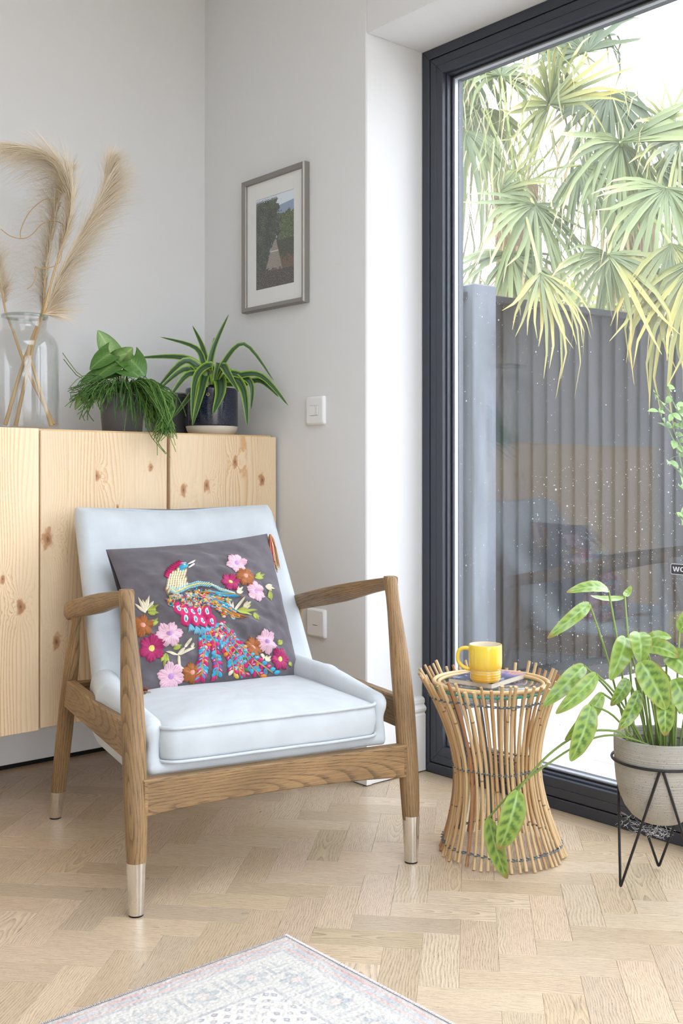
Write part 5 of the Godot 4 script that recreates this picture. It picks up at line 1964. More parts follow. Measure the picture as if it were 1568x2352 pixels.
	for e in [[0.278, 0.523], [0.316, 0.541], [0.358, 0.551], [0.399, 0.552], [0.443, 0.558], [0.310, 0.592], [0.362, 0.604], [0.409, 0.614], [0.463, 0.624]]:
		b = MB.new()
		var p := Vector2(e[0], e[1])
		petal(b, p + Vector2(-0.004, -0.048), p + Vector2(0.004, 0.044), 0.0128, magc, lin(186, 16, 92), 0.62, 0.003, 0.06)
		petal(b, p + Vector2(-0.002, -0.030), p + Vector2(0.002, 0.020), 0.0074, white, white, 0.55, 0.0045, 0.04)
		petal(b, p + Vector2(-0.001, -0.022), p + Vector2(0.001, 0.013), 0.0050, lin(126, 208, 228), lin(84, 188, 216), 0.55, 0.0058, 0.05)
		petal(b, p + Vector2(0, -0.008), p + Vector2(0, 0.008), 0.0022, lin(40, 130, 180), lin(40, 130, 180), 0.55, 0.0066, 0.05)
		part("eyed_feather", b.mesh(), th, bird)
	b = MB.new()
	for e in [[0.33, 0.64], [0.36, 0.66], [0.39, 0.668], [0.42, 0.665]]:
		for k in 4:
			petal(b, Vector2(e[0], e[1] - 0.02), Vector2(e[0] + (k - 1.5) * 0.012, e[1] + 0.034), 0.0026, blue, sky_ * 0.8, 0.5, 0.0025)
	part("rump", b.mesh(), th, bird)
	# tail: leaf-shaped stitches in chevrons along ribs
	var ribs := [[Vector2(0.405, 0.690), Vector2(0.400, 0.770), Vector2(0.372, 0.851), Vector2(0.352, 0.960)], [Vector2(0.442, 0.661), Vector2(0.500, 0.763), Vector2(0.543, 0.877), Vector2(0.549, 0.985)], [Vector2(0.475, 0.645), Vector2(0.545, 0.751), Vector2(0.601, 0.866), Vector2(0.627, 0.980)], [Vector2(0.520, 0.630), Vector2(0.585, 0.771), Vector2(0.680, 0.888), Vector2(0.811, 0.974)], [Vector2(0.425, 0.690), Vector2(0.450, 0.780), Vector2(0.455, 0.880), Vector2(0.445, 0.985)], [Vector2(0.50, 0.63), Vector2(0.57, 0.75), Vector2(0.65, 0.90), Vector2(0.72, 0.985)], [Vector2(0.385, 0.72), Vector2(0.378, 0.80), Vector2(0.362, 0.88), Vector2(0.346, 0.955)], [Vector2(0.46, 0.66), Vector2(0.525, 0.77), Vector2(0.575, 0.88), Vector2(0.59, 0.985)]]
	for r in ribs.size():
		b = MB.new()
		var rib: Array = ribs[r]
		for i in 15:
			var f := i / 14.0 * 2.999
			var p: Vector2 = rib[int(f)].lerp(rib[int(f) + 1], f - int(f))
			var d: Vector2 = (rib[int(f) + 1] - rib[int(f)]).normalized()
			var w := 0.028 + 0.018 * i / 14.0
			for s in [-1, 1]:
				var c: Color = [magc, blue, lin(60, 170, 206), magc, conf[rng.randi() % 8]][(i + r + (1 if s > 0 else 0)) % 5]
				var q := p + (d.rotated(s * 0.72)) * w * 1.15 - d * 0.01
				if q.y > 0.992:
					continue
				petal(b, p + d.rotated(s * 1.5) * 0.003, q, 0.0054, c, c * 0.92, 0.55, 0.003)
				if (i + r) % 3 == 0:
					var c2 := white.lerp(sky_, 0.5) if c != blue else magc
					petal(b, p.lerp(q, 0.25), p.lerp(q, 0.8), 0.0018, c2, c2, 0.55, 0.005)
		for i in 3:
			petal(b, rib[i], rib[i + 1], 0.0014, lin(226, 196, 130), lin(206, 170, 100), 0.2, 0.004)
		part("tail_feather", b.mesh(), th, bird)
	# tassels at the corners
	for e in [[pil_tr, Vector3(0.030, -0.9, 0.25), 0.085], [pil_br, Vector3(0.55, -0.05, 0.6), 0.055], [pil_bl, Vector3(0.05, 0.15, 0.9), 0.055]]:
		b = MB.new()
		var p: Vector3 = e[0]
		var dn: Vector3 = e[1].normalized()
		if e[2] > 0.08:
			p += Vector3(0.004, -0.002, 0.012)
		for i in 110:
			var c: Color = [lin(176, 34, 90), lin(206, 120, 50), lin(190, 180, 90), lin(110, 40, 70), lin(226, 206, 150)][i % 5]
			var sp: Vector3 = Vector3(rnd(-1, 1), rnd(-1, 1), rnd(-1, 1)) * e[2] * (0.16 if e[2] > 0.08 else 0.42)
			var l: float = e[2] * rnd(0.7, 1.1)
			var q: Vector3 = p + dn * l * 0.4 + sp * 0.75
			var w: Vector3 = p + dn * l + sp + Vector3(0, -0.004, 0)
			if e[2] < 0.06 and e[0] != pil_tl:
				w.y = maxf(w.y, 0.378)
				q.y = maxf(q.y, 0.378)
			b.tube([p + sp * 0.08, q, w], 0.0011, 4, false, [c, c, c])
		part("tassel", b.mesh(), th, t, "multicoloured thread tassel")

# ------------------------------------------------------------------ rattan stool
func stool() -> void:
	var base := Vector3(1.991, 0, -1.698)
	var t := thing("side_table", "hourglass rattan cane side table with a glass top", "side table", base)
	var lean := Vector3(-0.019, 0, -0.021) / 0.42
	var cane := vmat(0.42)
	cane.cull_mode = BaseMaterial3D.CULL_BACK
	var radius := func(y: float) -> float:
		var k := (y - 0.205) / 0.205
		return 0.1035 + (0.0495 if k < 0 else 0.0590) * pow(absf(k), 1.75)
	var n := 52
	for i in n:
		var a := TAU * (i + rnd(-0.17, 0.17)) / n
		var tw := rnd(-0.014, 0.014)
		var y0 := rnd(0.0005, 0.008)
		var y1 := rnd(0.415, 0.442)
		var r := rnd(0.0031, 0.0043)
		var pts := []
		var cols := []
		var rad := []
		var warm := rng.randf()
		var c0 := lin(214, 184, 138).lerp(lin(192, 152, 104), warm * warm)
		if rng.randf() < 0.08:
			c0 = lin(174, 124, 84)
		var nodes := [rnd(0.08, 0.2), rnd(0.3, 0.4)]
		var ys := []
		for k in 15:
			ys.push_back(lerpf(y0, y1, k / 14.0))
		for q in nodes:
			if rng.randf() < 0.6:
				ys.append_array([q - 0.0025, q - 0.0008, q, q + 0.0008, q + 0.0025])
		ys.sort()
		var jit := rnd(-0.002, 0.002)
		for y in ys:
			var aa: float = a + tw * (y / 0.43 - 0.5) + 0.012 * sin(y * 9.0 + i)
			var rr: float = radius.call(y) + jit
			pts.push_back(Vector3(cos(aa) * rr, y, sin(aa) * rr) + lean * y)
			var dark := 0.0
			for q in nodes:
				if absf(y - q) < 0.0012:
					dark = 0.75
			cols.push_back(c0.lerp(lin(90, 58, 34), dark) * rnd(0.93, 1.04))
			rad.push_back(r * (1.08 if dark > 0 else 1.0))
		var b := MB.new()
		b.tube(pts, rad, 8, true, cols)
		part("cane", b.mesh(), cane, t)
	# twisted wire that ties the canes, at the foot, the waist and under the top
	var wire := mat(srgb(98, 112, 122), 0.5, 0.3, "tie_wire")
	for y in [0.030, 0.214, 0.384]:
		for s in 2:
			var pts := []
			var m := 312
			for i in m + 1:
				var a := TAU * i / m
				var r: float = radius.call(y) + 0.0058 * sin(a * n * 0.5 + PI * s)
				pts.push_back(Vector3(cos(a) * r, y + 0.0016 * cos(a * n * 0.5 + PI * s) + 0.002 * sin(a * 5.0), sin(a) * r) + lean * y)
			var b := MB.new()
			b.tube(pts, 0.0016, 5, false)
			part("tie_wire", b.mesh(), wire, t)
	var hub := lean * 0.40
	# rods of the inner wire frame
	for k in 3:
		var a := TAU * k / 3 + 0.5
		var b := MB.new()
		var pts := []
		for i in 9:
			var y := lerpf(0.02, 0.384, i / 8.0)
			var r: float = radius.call(y) - 0.007
			pts.push_back(Vector3(cos(a) * r, y, sin(a) * r) + lean * y)
		b.tube(pts, 0.002, 6)
		part("frame_rod", b.mesh(), wire, t)
	var hoop_m := mat(srgb(222, 190, 140), 0.4, 0.0, "cane_hoop")
	for e in [[0.1385, 0.4135, 0.0052], [0.1270, 0.4105, 0.0042]]:
		var ring := []
		for i in 10:
			var a := TAU * i / 10
			ring.push_back(Vector2(e[0] + cos(a) * e[2], e[1] + sin(a) * e[2]))
		var b := MB.new()
		b.lathe(ring, 64, true)
		b.moved(Transform3D(Basis(), hub))
		part("hoop", b.mesh(), hoop_m, t)
	var g := mat(Color(0.88, 0.95, 0.93, 0.03), 0.0, 0.0, "table_glass")
	g.transparency = BaseMaterial3D.TRANSPARENCY_ALPHA
	var gb := MB.new()
	gb.lathe([Vector2(0, 0.399), Vector2(0.1395, 0.399), Vector2(0.1395, 0.4045), Vector2(0, 0.4045)], 64)
	gb.moved(Transform3D(Basis(), hub))
	part("glass_top", gb.mesh(), g, t)
	var eg := MB.new()
	eg.lathe([Vector2(0.1392, 0.3988), Vector2(0.1402, 0.3992), Vector2(0.1402, 0.4042), Vector2(0.1392, 0.4046)], 64, true)
	eg.moved(Transform3D(Basis(), hub))
	part("glass_edge", eg.mesh(), mat(srgb(70, 160, 140), 0.15), t, "green edge of the glass")
	# book and mug
	var bp := Vector3(2.010, 0.4046, -1.760)
	var bk := thing("book", "paperback with a dark blue and violet cover lying on the glass top", "book", bp)
	var d1 := Vector3(-0.045, 0, -0.111)
	var d2 := Vector3(0.212, 0, -0.044)
	var ang := atan2(-d2.z, d2.x)
	var w := 0.178
	var l := 0.122
	var turn := Transform3D(Basis(Vector3.UP, 0.20), Vector3.ZERO)
	var paper := mat(srgb(232, 222, 202), 0.9, 0.0, "book_pages")
	paper.albedo_texture = noise_tex(0.15, 41, 0.86, 1.0)
	paper.uv1_scale = Vector3(2, 60, 1)
	var pb := MB.new()
	pb.box(Vector3(-w / 2 + 0.001, 0.001, -l / 2 + 0.001), Vector3(w / 2 - 0.001, 0.0125, l / 2 - 0.001), 0.0004)
	pb.project(1)
	pb.moved(turn)
	part("pages", pb.mesh(), paper, bk)
	var cm := mat(Color.WHITE, 0.3, 0.0, "book_cover")
	var nz := noise(0.03, 47, 3)
	cm.albedo_texture = tex(rgb_image(160, 110, func(x: int, y: int) -> Vector3:
		var v := nz.get_noise_2d(x, y)
		var c := Vector3(58, 62, 92).lerp(Vector3(138, 128, 176), smoothstep(40, 150, x + v * 40))
		if v > 0.25 and x < 90: c = Vector3(150, 160, 186)
		if x > 118 and y > 50 and v < 0.1: c = Vector3(206, 150, 140)
		return c))
	for e in [[0.0125, 0.0131], [0.0002, 0.0009]]:
		var cb := MB.new()
		cb.box(Vector3(-w / 2, e[0], -l / 2), Vector3(w / 2, e[1], l / 2), 0.0001)
		for i in cb.V.size():
			cb.U[i] = Vector2(cb.V[i].x / w + 0.5, cb.V[i].z / l + 0.5)
		cb.moved(turn)
		part("cover", cb.mesh(), cm, bk)
	var mp := Vector3(1.950, 0.4178, -1.716)
	var mg := thing("mug", "glossy yellow stoneware mug with ribbed foot", "mug", mp)
	var ye := mat(Color.WHITE, 0.14, 0.0, "yellow_glaze")
	ye.metallic_specular = 0.6
	var gi := Gradient.new()
	gi.set_color(0, srgb(226, 172, 58))
	gi.set_color(1, srgb(244, 217, 74))
	var gt := GradientTexture2D.new()
	gt.gradient = gi
	gt.fill_from = Vector2(0, 0.12)
	gt.fill_to = Vector2(0, 0.8)
	gt.width = 8
	gt.height = 128
	ye.albedo_texture = gt
	ye.uv1_scale = Vector3(1, 7.0, 1)
	var prof := [Vector2(0, 0.003), Vector2(0.028, 0.002), Vector2(0.0305, 0.0), Vector2(0.0335, 0.001), Vector2(0.0355, 0.004)]
	for k in 4:
		var y := 0.006 + k * 0.0058
		prof.append_array([Vector2(0.0372, y), Vector2(0.0373, y + 0.0040), Vector2(0.0366, y + 0.0048), Vector2(0.0372, y + 0.0056)])
	prof.append_array([Vector2(0.0385, 0.031), Vector2(0.0398, 0.036), Vector2(0.0403, 0.045), Vector2(0.0403, 0.082), Vector2(0.0400, 0.0888), Vector2(0.0392, 0.0900), Vector2(0.0380, 0.0896)])
	var mb := MB.new()
	mb.lathe(prof, 56)
	for i in mb.U.size():
		mb.U[i].y = mb.V[i].y / 0.63
	part("body", mb.mesh(), ye, mg)
	var ib := MB.new()
	ib.lathe([Vector2(0.0381, 0.0895), Vector2(0.0372, 0.084), Vector2(0.0370, 0.02), Vector2(0.034, 0.010), Vector2(0, 0.008)], 56)
	part("inside", ib.mesh(), mat(srgb(238, 226, 206), 0.2), mg, "cream glazed inside")
	var cf := MB.new()
	cf.lathe([Vector2(0, 0.068), Vector2(0.0369, 0.068)], 40)
	var hb := MB.new()
	var out := (-rgt * 0.95 + fwd * 0.05).normalized()
	var hp := []
	for p in [[0.036, 0.079], [0.052, 0.0800], [0.063, 0.0745], [0.0668, 0.0610], [0.0655, 0.048], [0.057, 0.037], [0.046, 0.031], [0.036, 0.0295]]:
		hp.push_back(out * p[0] + Vector3(0, p[1], 0))
	var hc := curve_pts(hp, 24)
	var hr := []
	for i in 25:
		hr.push_back(0.0052 - 0.0007 * sin(PI * i / 24.0))
	hb.tube(hc, hr, 12)
	for i in hb.U.size():
		hb.U[i].y = 0.09
	part("handle", hb.mesh(), ye, mg)

# ------------------------------------------------------------------ plant stand
func plant_stand() -> void:
	var c := Vector3(2.0955, 0, -1.3275)
	var black := mat(srgb(26, 26, 28), 0.42, 0.1, "black_steel")
	var st := thing("plant_stand", "black wire hairpin plant stand with a ring", "plant stand", c)
	var ring := []
	for i in 8:
		var a := TAU * i / 8
		ring.push_back(Vector2(0.1050 + cos(a) * 0.0032, 0.283 + sin(a) * 0.0032))
	var b := MB.new()
	b.lathe(ring, 64, true)
	part("ring", b.mesh(), black, st)
	var polar := func(deg: float, r: float, y: float) -> Vector3:
		return (rgt * cos(deg_to_rad(deg)) + fwd * sin(deg_to_rad(deg))) * r + Vector3(0, y, 0)
	for k in 3:
		var lo := 195.0 + 120.0 * k
		var a: Vector3 = polar.call(lo - 58.0, 0.1045, 0.281)
		var e: Vector3 = polar.call(lo + 58.0, 0.1045, 0.281)
		var m: Vector3 = polar.call(lo, 0.0990, 0.0034)
		var pts := [a]
		for i in range(1, 12):
			pts.push_back(a.lerp(m, i / 12.0))
		for i in 7:
			# rounded bend at the floor
			var f := i / 6.0
			var q := a.lerp(m, lerpf(0.965, 1.0, f)) if f < 0.5 else e.lerp(m, lerpf(1.0, 0.965, f))
			pts.push_back(q.lerp(m + Vector3(0, 0.001, 0), 0.25))
		for i in range(11, 0, -1):
			pts.push_back(e.lerp(m, i / 12.0))
		pts.push_back(e)
		var h := MB.new()
		h.tube(pts, 0.0030, 10)
		part("hairpin_leg", h.mesh(), black, st)
	# pot held by the ring, with its plant
	var con := mat(Color.WHITE, 0.85, 0.0, "ribbed_concrete")
	var nz := noise(0.02, 51, 3)
	var sp := noise(0.3, 52, 1)
	con.albedo_texture = tex(rgb_image(256, 256, func(x: int, y: int) -> Vector3:
		var v := 1.0 + 0.05 * nz.get_noise_2d(x, y)
		if sp.get_noise_2d(x, y) > 0.80: v *= 0.62
		return Vector3(172, 167, 157) * v))
	con.uv1_scale = Vector3(2, 6, 1)
	var rn := noise(0.25, 53, 2)
	var hm := tex(rgb_image(8, 512, func(_x: int, y: int) -> Vector3:
		var v := 128.0 + 150.0 * rn.get_noise_1d(y)
		return Vector3(v, v, v)))
	con.heightmap_enabled = true
	con.heightmap_texture = hm
	con.heightmap_scale = 0.14
	con.uv1_scale = Vector3(2, 3.2, 1)
	var p := thing("potted_plant", "prayer plant with patterned drooping leaves in a ribbed concrete pot", "potted plant", c + Vector3(0, 0.143, 0))
	var o := p.position
	var pm := MB.new()
	pm.lathe([Vector2(0, 0.001), Vector2(0.030, 0.0), Vector2(0.046, 0.004), Vector2(0.063, 0.016), Vector2(0.078, 0.036), Vector2(0.089, 0.062), Vector2(0.0965, 0.092), Vector2(0.0995, 0.125), Vector2(0.1010, 0.160), Vector2(0.1013, 0.1895), Vector2(0.1005, 0.1915), Vector2(0.0955, 0.1915), Vector2(0.0945, 0.189), Vector2(0.0935, 0.165), Vector2(0, 0.163)], 64)
	part("pot", pm.mesh(), con, p)
	var so := MB.new()
	so.lathe([Vector2(0, 0.176), Vector2(0.05, 0.174), Vector2(0.0932, 0.170), Vector2(0.0932, 0.166), Vector2(0, 0.166)], 32)
	part("soil", so.mesh(), M.soil, p)
	# leaves: base px, base py, tip px, tip py, half width px, depth, tip depth shift, facing right, facing up, bend, dark amount
	var D := 2.36
	var lm := vmat(0.24, 0.5)
	var stalk_m := mat(srgb(128, 150, 76), 0.5, 0.0, "leaf_stalk")
	var brown_ := lin(150, 112, 66)
	var leaves := [
		[1397, 1356, 1301, 1361, 17, 0.10, -0.06, 0.0, 0.75, 0.018, 0.55, 1448, 1500],
		[1353, 1386, 1257, 1466, 17, 0.06, -0.06, 0.3, 0.55, 0.022, 0.6, 1428, 1480],
		[1434, 1372, 1355, 1368, 10, 0.14, -0.05, 0.0, 1.2, -0.008, 0.1, 1458, 1490],
		[1434, 1370, 1450, 1345, 9, 0.14, 0.03, 0.0, 1.0, -0.006, 0.1, 1458, 1490],
		[1436, 1464, 1401, 1562, 25, 0.02, -0.06, 0.1, 0.55, 0.020, 0.35, 1500, 1640],
		[1465, 1452, 1471, 1526, 26, 0.00, -0.05, -0.1, 0.6, 0.018, 0.40, 1500, 1640],
		[1482, 1470, 1541, 1464, 16, 0.08, 0.0, 0.0, 0.9, 0.010, 0.15, 1520, 1640],
		[1471, 1520, 1529, 1629, 33, -0.08, -0.03, -0.2, 0.45, 0.020, 0.85, 1516, 1655],
		[1441, 1560, 1402, 1621, 17, 0.00, -0.03, 0.2, 0.4, 0.012, 0.6, 1490, 1660],
		[1466, 1588, 1420, 1677, 20, -0.05, -0.03, 0.3, 0.2, 0.010, 0.95, 1500, 1665],
		[1524, 1590, 1526, 1690, 22, -0.09, -0.02, -0.1, 0.15, 0.012, 0.95, 1525, 1665],
		[1341, 1529, 1247, 1623, 22, 0.00, -0.06, 0.1, 0.5, 0.022, 0.65, 1480, 1660],
		[1369, 1548, 1276, 1639, 20, -0.03, -0.05, 0.2, 0.35, 0.018, 0.5, 1484, 1664],
		[1383, 1592, 1297, 1700, 18, -0.02, -0.05, 0.35, 0.4, 0.020, 0.5, 1480, 1672],
		[1356, 1620, 1310, 1748, 26, -0.07, -0.03, 0.1, 0.25, 0.016, 0.9, 1470, 1676],
		[1189, 1815, 1146, 1952, 30, -0.05, 0.00, 0.15, 0.35, 0.014, 0.9, 1424, 1690],
		[1122, 1878, 1164, 2018, 22, -0.02, 0.00, -0.5, 0.3, 0.012, 0.8, -1, -1],
		[1530, 1500, 1600, 1560, 30, 0.02, -0.05, -0.3, 0.6, 0.018, 0.45, 1530, 1650],
		[1480, 1486, 1560, 1510, 24, 0.04, -0.05, -0.2, 0.8, 0.016, 0.4, 1520, 1650],
		[1548, 1560, 1600, 1660, 30, -0.06, -0.04, -0.3, 0.4, 0.018, 0.75, 1545, 1660],
		[1500, 1540, 1538, 1590, 18, 0.05, -0.02, 0.4, 0.3, 0.010, 0.6, 1520, 1655],
		[1600, 1500, 1668, 1570, 28, 0.0, -0.04, -0.4, 0.6, 0.016, 0.6, 1560, 1660],
		[1590, 1590, 1660, 1690, 28, -0.04, -0.02, -0.4, 0.4, 0.016, 0.7, 1570, 1665],
		[1560, 1450, 1600, 1400, 22, 0.08, 0.02, 0.0, 0.8, 0.012, 0.5, 1550, 1650],
		[1545, 1592, 1560, 1640, 16, 0.0, -0.03, 0.3, 0.3, 0.010, 0.8, 1540, 1660]]
	for l in leaves:
		var dk: float = l[10]
		var sd := rnd(0, 9)
		var col := func(t: float, s: float) -> Color:
			var base := lin(130, 162, 68).lerp(lin(170, 190, 104), 0.5 * absf(s))
			var ph := t * 12.0 - absf(s) * 1.6 + (0.5 if s > 0 else 0.0)
			var bar := smoothstep(0.35, 0.8, 0.5 + 0.5 * sin(ph * TAU * 0.5 + sd)) * (1.0 - smoothstep(0.45, 0.95, absf(s))) * smoothstep(0.02, 0.12, t) * smoothstep(1.0, 0.8, t)
			var tint := base.lerp(lin(54, 92, 44), bar * dk * 0.85)
			if absf(s) < 0.06:
				tint = lin(158, 188, 104)
			var edge := smoothstep(0.88, 1.0, maxf(absf(s), t * 1.03)) * (0.5 + 0.5 * sin(t * 13.0 + sd))
			return tint.lerp(brown_, clampf(edge * 0.8, 0.0, 0.8))
		var b2 := at(l[0], l[1], D + l[5]) - o
		var tp := at(l[2], l[3], D + l[5] + l[6]) - o
		var mb := MB.new()
		leaf_into(mb, b2, tp, -fwd + rgt * l[7] + Vector3.UP * l[8], l[4] * D / LENS, 3, l[9], 0.4, col, 26, 12, 0.075)
		var lf := part("leaf", mb.mesh(), lm, p)
		if l[11] > 0:
			var root := at(l[11], l[12], D - 0.02) - o
			root.y = 0.172
			var flat := Vector2(root.x, root.z)
			if flat.length() > 0.08:
				flat = flat.normalized() * 0.08
				root = Vector3(flat.x, root.y, flat.y)
			var s2 := MB.new()
			var mid: Vector3 = root.lerp(b2, 0.55)
			mid.y = maxf(mid.y, root.y + 0.02) + 0.02
			if l[1] > 1800:
				# the two long stalks that hang outwards over the rim
				s2.tube(curve_pts([root, at(1424, 1682, D - 0.05) - o, at(1340, 1683, D - 0.06) - o, at(1258, 1735, D - 0.06) - o, b2], 20), 0.0026, 8)
				part("stalk", s2.mesh(), stalk_m, lf)
				continue
			s2.tube(curve_pts([root, mid, b2], 10), 0.0024, 8)
			part("stalk", s2.mesh(), stalk_m, lf)
		else:
			var s3 := MB.new()
			s3.tube(curve_pts([Vector3(-0.05, 0.172, 0.04), at(1424, 1690, D - 0.04) - o, at(1345, 1702, D - 0.045) - o, at(1250, 1760, D - 0.04) - o, at(1180, 1815, D - 0.035) - o, b2], 24), 0.0024, 8)
			part("stalk", s3.mesh(), stalk_m, lf)
	# bunched stalks at the soil
	for i in 16:
		var a := rnd(0, TAU)
		var r0 := rnd(0.005, 0.045)
		var root := Vector3(cos(a) * r0, 0.172, sin(a) * r0)
		var s4 := MB.new()
		s4.tube(curve_pts([root, root * Vector3(1.2, 1, 1.2) + Vector3(0, 0.05, 0), root * Vector3(1.7, 1, 1.7) + Vector3(0, rnd(0.08, 0.15), 0)], 6), 0.003, 7)
		part("stalk", s4.mesh(), stalk_m, p)
	# cobweb between the legs
	var web := thing("cobweb", "wispy white cobweb strung between the stand legs and the window sill", "cobweb", c + Vector3(0, 0.1, 0))
	var wb := MB.new()
	var wo := web.position
	for i in 70:
		var f := rnd(0, 1)
		var px := lerpf(1424, 1545, f)
		var py := 1878.0 + 26.0 * sin(f * PI) + rnd(-16, 16)
		var q0 := at(px, py, 2.44 + rnd(-0.02, 0.03)) - wo
		var q1 := at(px + rnd(-22, 22), py + rnd(-12, 12), 2.44 + rnd(-0.02, 0.03)) - wo
		wb.tube(curve_pts([q0, q0.lerp(q1, 0.5) + Vector3(rnd(-0.004, 0.004), rnd(-0.006, 0.004), 0), q1], 4), 0.00028, 3, false)
	for i in 70:
		var q0 := at(1512 + rnd(-26, 30), 1912 + rnd(-10, 10), 2.44 + rnd(-0.02, 0.02)) - wo
		wb.tube([q0, q0 + Vector3(rnd(-0.012, 0.012), rnd(-0.009, 0.006), rnd(-0.01, 0.01))], 0.0003, 3, false)
	var wm := mat(srgb(232, 234, 236), 0.9, 0.0, "cobweb")
	var wp := part("threads", wb.mesh(), wm, web, "", "stuff")

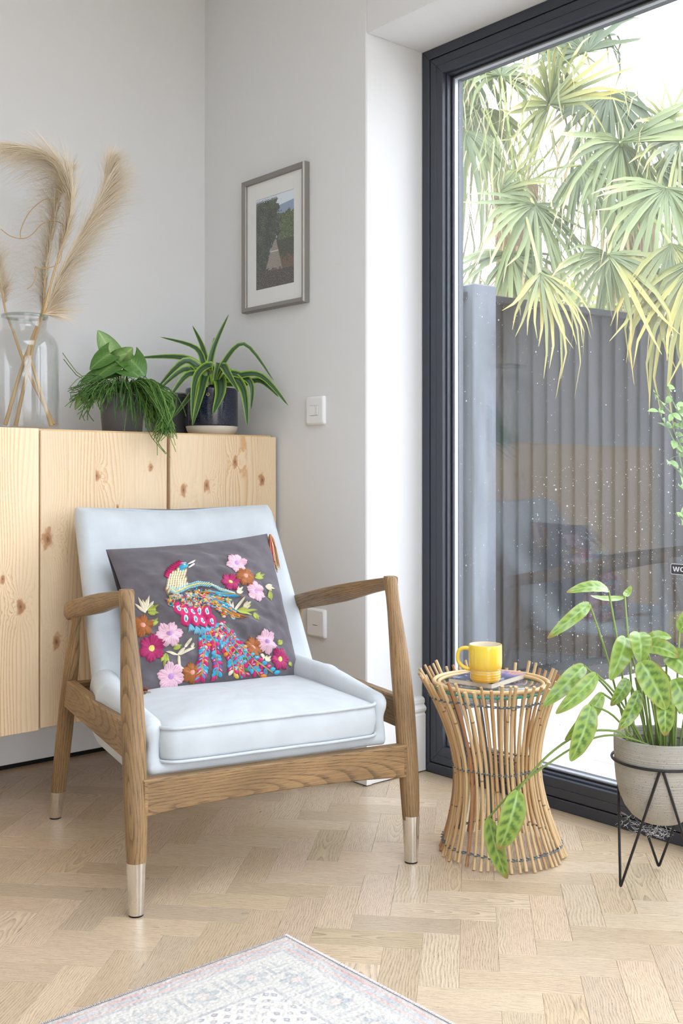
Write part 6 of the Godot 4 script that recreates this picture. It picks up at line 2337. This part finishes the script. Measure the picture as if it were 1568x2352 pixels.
# ------------------------------------------------------------------ rug
func rug() -> void:
	var t := thing("rug", "pale grey patterned rug with faded pink border lines on the parquet", "rug", Vector3(1.292, 0, -1.655))
	var n1 := noise(0.9, 31, 2)
	var n2 := noise(0.018, 32, 3)
	var n3 := noise(0.25, 33, 2)
	# a quarter of the pattern, mirrored; metres from the outer edges
	var S := 560
	var im := rgb_image(S, S, func(px: int, py: int) -> Vector3:
		var x := px * 0.8 / S
		var y := py * 0.8 / S
		var d := minf(x, y)
		var along := maxf(x, y)
		var grey := Vector3(205, 206, 208)
		var c := Vector3(226, 225, 222)
		var motif := 0.0
		if d < 0.014: c = Vector3(206, 203, 204)
		elif d < 0.020: c = Vector3(222, 176, 170)
		elif d < 0.034: c = Vector3(196, 198, 206)
		elif d < 0.040: c = Vector3(232, 196, 188)
		elif d < 0.050: c = Vector3(200, 202, 208)
		elif d < 0.150:
			# wide border of blossoms
			var cell := fmod(along, 0.105) - 0.0525
			var cy := d - 0.100
			var rr := sqrt(cell * cell + cy * cy)
			var pet := rr - 0.026 - 0.007 * cos(atan2(cy, cell) * 6.0)
			c = Vector3(222, 221, 219)
			if pet < 0.0: c = Vector3(190, 196, 201)
			if rr < 0.012: c = Vector3(226, 214, 210)
			if absf(absf(cell) - 0.042) < 0.004 and absf(cy) < 0.03: c = Vector3(196, 198, 202)
		elif d < 0.156: c = Vector3(190, 192, 198)
		elif d < 0.245:
			# bands of small diamonds
			var k := int((d - 0.156) / 0.0178)
			var cell := fmod(along + 0.0135 * (k % 2), 0.027) - 0.0135
			var cy := fmod(d - 0.156, 0.0178) - 0.0089
			c = Vector3(236, 235, 232)
			if absf(cell) + absf(cy) * 1.3 < 0.0085: c = Vector3(168, 174, 190) if k % 2 == 0 else Vector3(186, 188, 196)
			if absf(cell) + absf(cy) < 0.003: c = Vector3(226, 200, 196)
		elif d < 0.252: c = Vector3(186, 190, 198)
		elif d < 0.330:
			var cell := fmod(along, 0.078) - 0.039
			var cy := d - 0.291
			var rr := absf(cell) + absf(cy)
			c = Vector3(228, 226, 222)
			if rr < 0.034: c = Vector3(198, 204, 210)
			if rr < 0.020: c = Vector3(232, 222, 218)
			if rr < 0.010: c = Vector3(176, 184, 198)
		elif d < 0.337: c = Vector3(188, 190, 198)
		else:
			var gx := fmod(x, 0.09) - 0.045
			var gy := fmod(y, 0.09) - 0.045
			var rr := sqrt(gx * gx + gy * gy)
			c = Vector3(228, 227, 224)
			if absf(rr - 0.028) < 0.006: c = Vector3(186, 194, 206)
			if rr < 0.012: c = Vector3(206, 196, 198)
		var wear := clampf(0.42 + n2.get_noise_2d(px, py) * 0.9 + n3.get_noise_2d(px, py) * 0.7, 0.0, 1.0)
		c = c.lerp(Vector3(225, 224, 222), wear * 0.72)
		return c * Vector3(0.94, 0.925, 0.90) * (1.0 + 0.12 * n1.get_noise_2d(px, py)))
	var m := mat(Color.WHITE, 0.95, 0.0, "rug_weave")
	m.albedo_texture = tex(im)
	m.texture_repeat = true
	m.heightmap_enabled = true
	m.heightmap_texture = noise_tex(0.35, 36, 0.0, 1.0)
	m.heightmap_scale = 0.35
	m.rim_enabled = true
	m.rim = 0.2
	# corner at the origin; the rug runs towards -x and +z with a slight wave at its rim
	var w := 1.7
	var l := 2.4
	var nx := 70
	var nz := 90
	var b := MB.new()
	var hgt := func(x: float, z: float) -> float:
		return 0.0085 + 0.0006 * n2.get_noise_2d(x * 900.0, z * 900.0)
	for i in nx:
		for j in nz:
			var q := []
			var uv := []
			for e in [[i, j], [i + 1, j], [i + 1, j + 1], [i, j + 1]]:
				var fx: float = pow(float(e[0]) / nx, 1.4)
				var fz: float = pow(float(e[1]) / nz, 1.4)
				var x := fx * w
				var z := fz * l
				var edge: float = 0.0012 * n1.get_noise_2d(x * 60.0 + 5.0, z * 60.0)
				q.push_back(Vector3(-x + (edge if e[0] == 0 else 0.0), hgt.call(x, z), z + (edge if e[1] == 0 else 0.0)))
				var mx := w * 0.5 - absf(x - w * 0.5)
				var mz := l * 0.5 - absf(z - l * 0.5)
				uv.push_back(Vector2(mx / 0.8, minf(mz, 0.79 + 0.0) / 0.8))
			b.quad(q[0], q[1], q[2], q[3], uv[0], uv[1], uv[2], uv[3])
	b.flip_towards(Vector3.UP)
	for e in [[0, 0], [1, 0], [2, 0], [3, 0]]:
		var k: int = e[0]
		for i in (nx if k % 2 == 0 else nz):
			var f0 := pow(float(i) / (nx if k % 2 == 0 else nz), 1.4)
			var f1 := pow(float(i + 1) / (nx if k % 2 == 0 else nz), 1.4)
			var p0 := Vector3(-f0 * w, 0, 0) if k == 0 else (Vector3(-w, 0, f0 * l) if k == 1 else (Vector3(-f0 * w, 0, l) if k == 2 else Vector3(0, 0, f0 * l)))
			var p1 := Vector3(-f1 * w, 0, 0) if k == 0 else (Vector3(-w, 0, f1 * l) if k == 1 else (Vector3(-f1 * w, 0, l) if k == 2 else Vector3(0, 0, f1 * l)))
			var ed := func(p: Vector3) -> Vector3:
				var g: float = 0.0012 * n1.get_noise_2d(-p.x * 60.0 + 5.0, p.z * 60.0)
				return p + Vector3(g if k == 3 else 0.0, 0.0, g if k == 0 else 0.0)
			var u0 := Vector2(0.005, 0.005)
			var a: Vector3 = ed.call(p0)
			var c: Vector3 = ed.call(p1)
			b.quad(a, c, c + Vector3(0, 0.0085, 0), a + Vector3(0, 0.0085, 0), u0, u0, u0, u0)
	part("weave", b.mesh(), m, t)
	# whipped edge: short stitches along the two rims the photo shows
	var st := MB.new()
	for k in 2:
		for i in 420:
			var s := i * 0.0032 + rnd(-0.0006, 0.0006)
			var p := Vector3(-s, 0.0085, 0.0) if k == 0 else Vector3(0.0, 0.0085, s)
			var inn := Vector3(0, 0, 1) if k == 0 else Vector3(-1, 0, 0)
			st.tube([p + inn * 0.006 + Vector3(0, 0.0008, 0), p + inn * 0.001 + Vector3(0, 0.0012, 0), p - inn * 0.0015 + Vector3(0, -0.003, 0), p - inn * 0.001 + Vector3(0, -0.0078, 0)], 0.0013, 4, false)
	part("edge_stitching", st.mesh(), mat(srgb(222, 214, 214), 0.95), t, "", "stuff")

# ------------------------------------------------------------------ build
func _ready() -> void:
	rng.seed = 20240611
	view()
	room()
	floor_()
	window()
	garden()
	palms()
	cabinets()
	wall_things()
	jar_and_grass()
	rhipsalis_and_syngonium()
	speaker()
	dracaena()
	armchair()
	cushion()
	stool()
	plant_stand()
	rug()
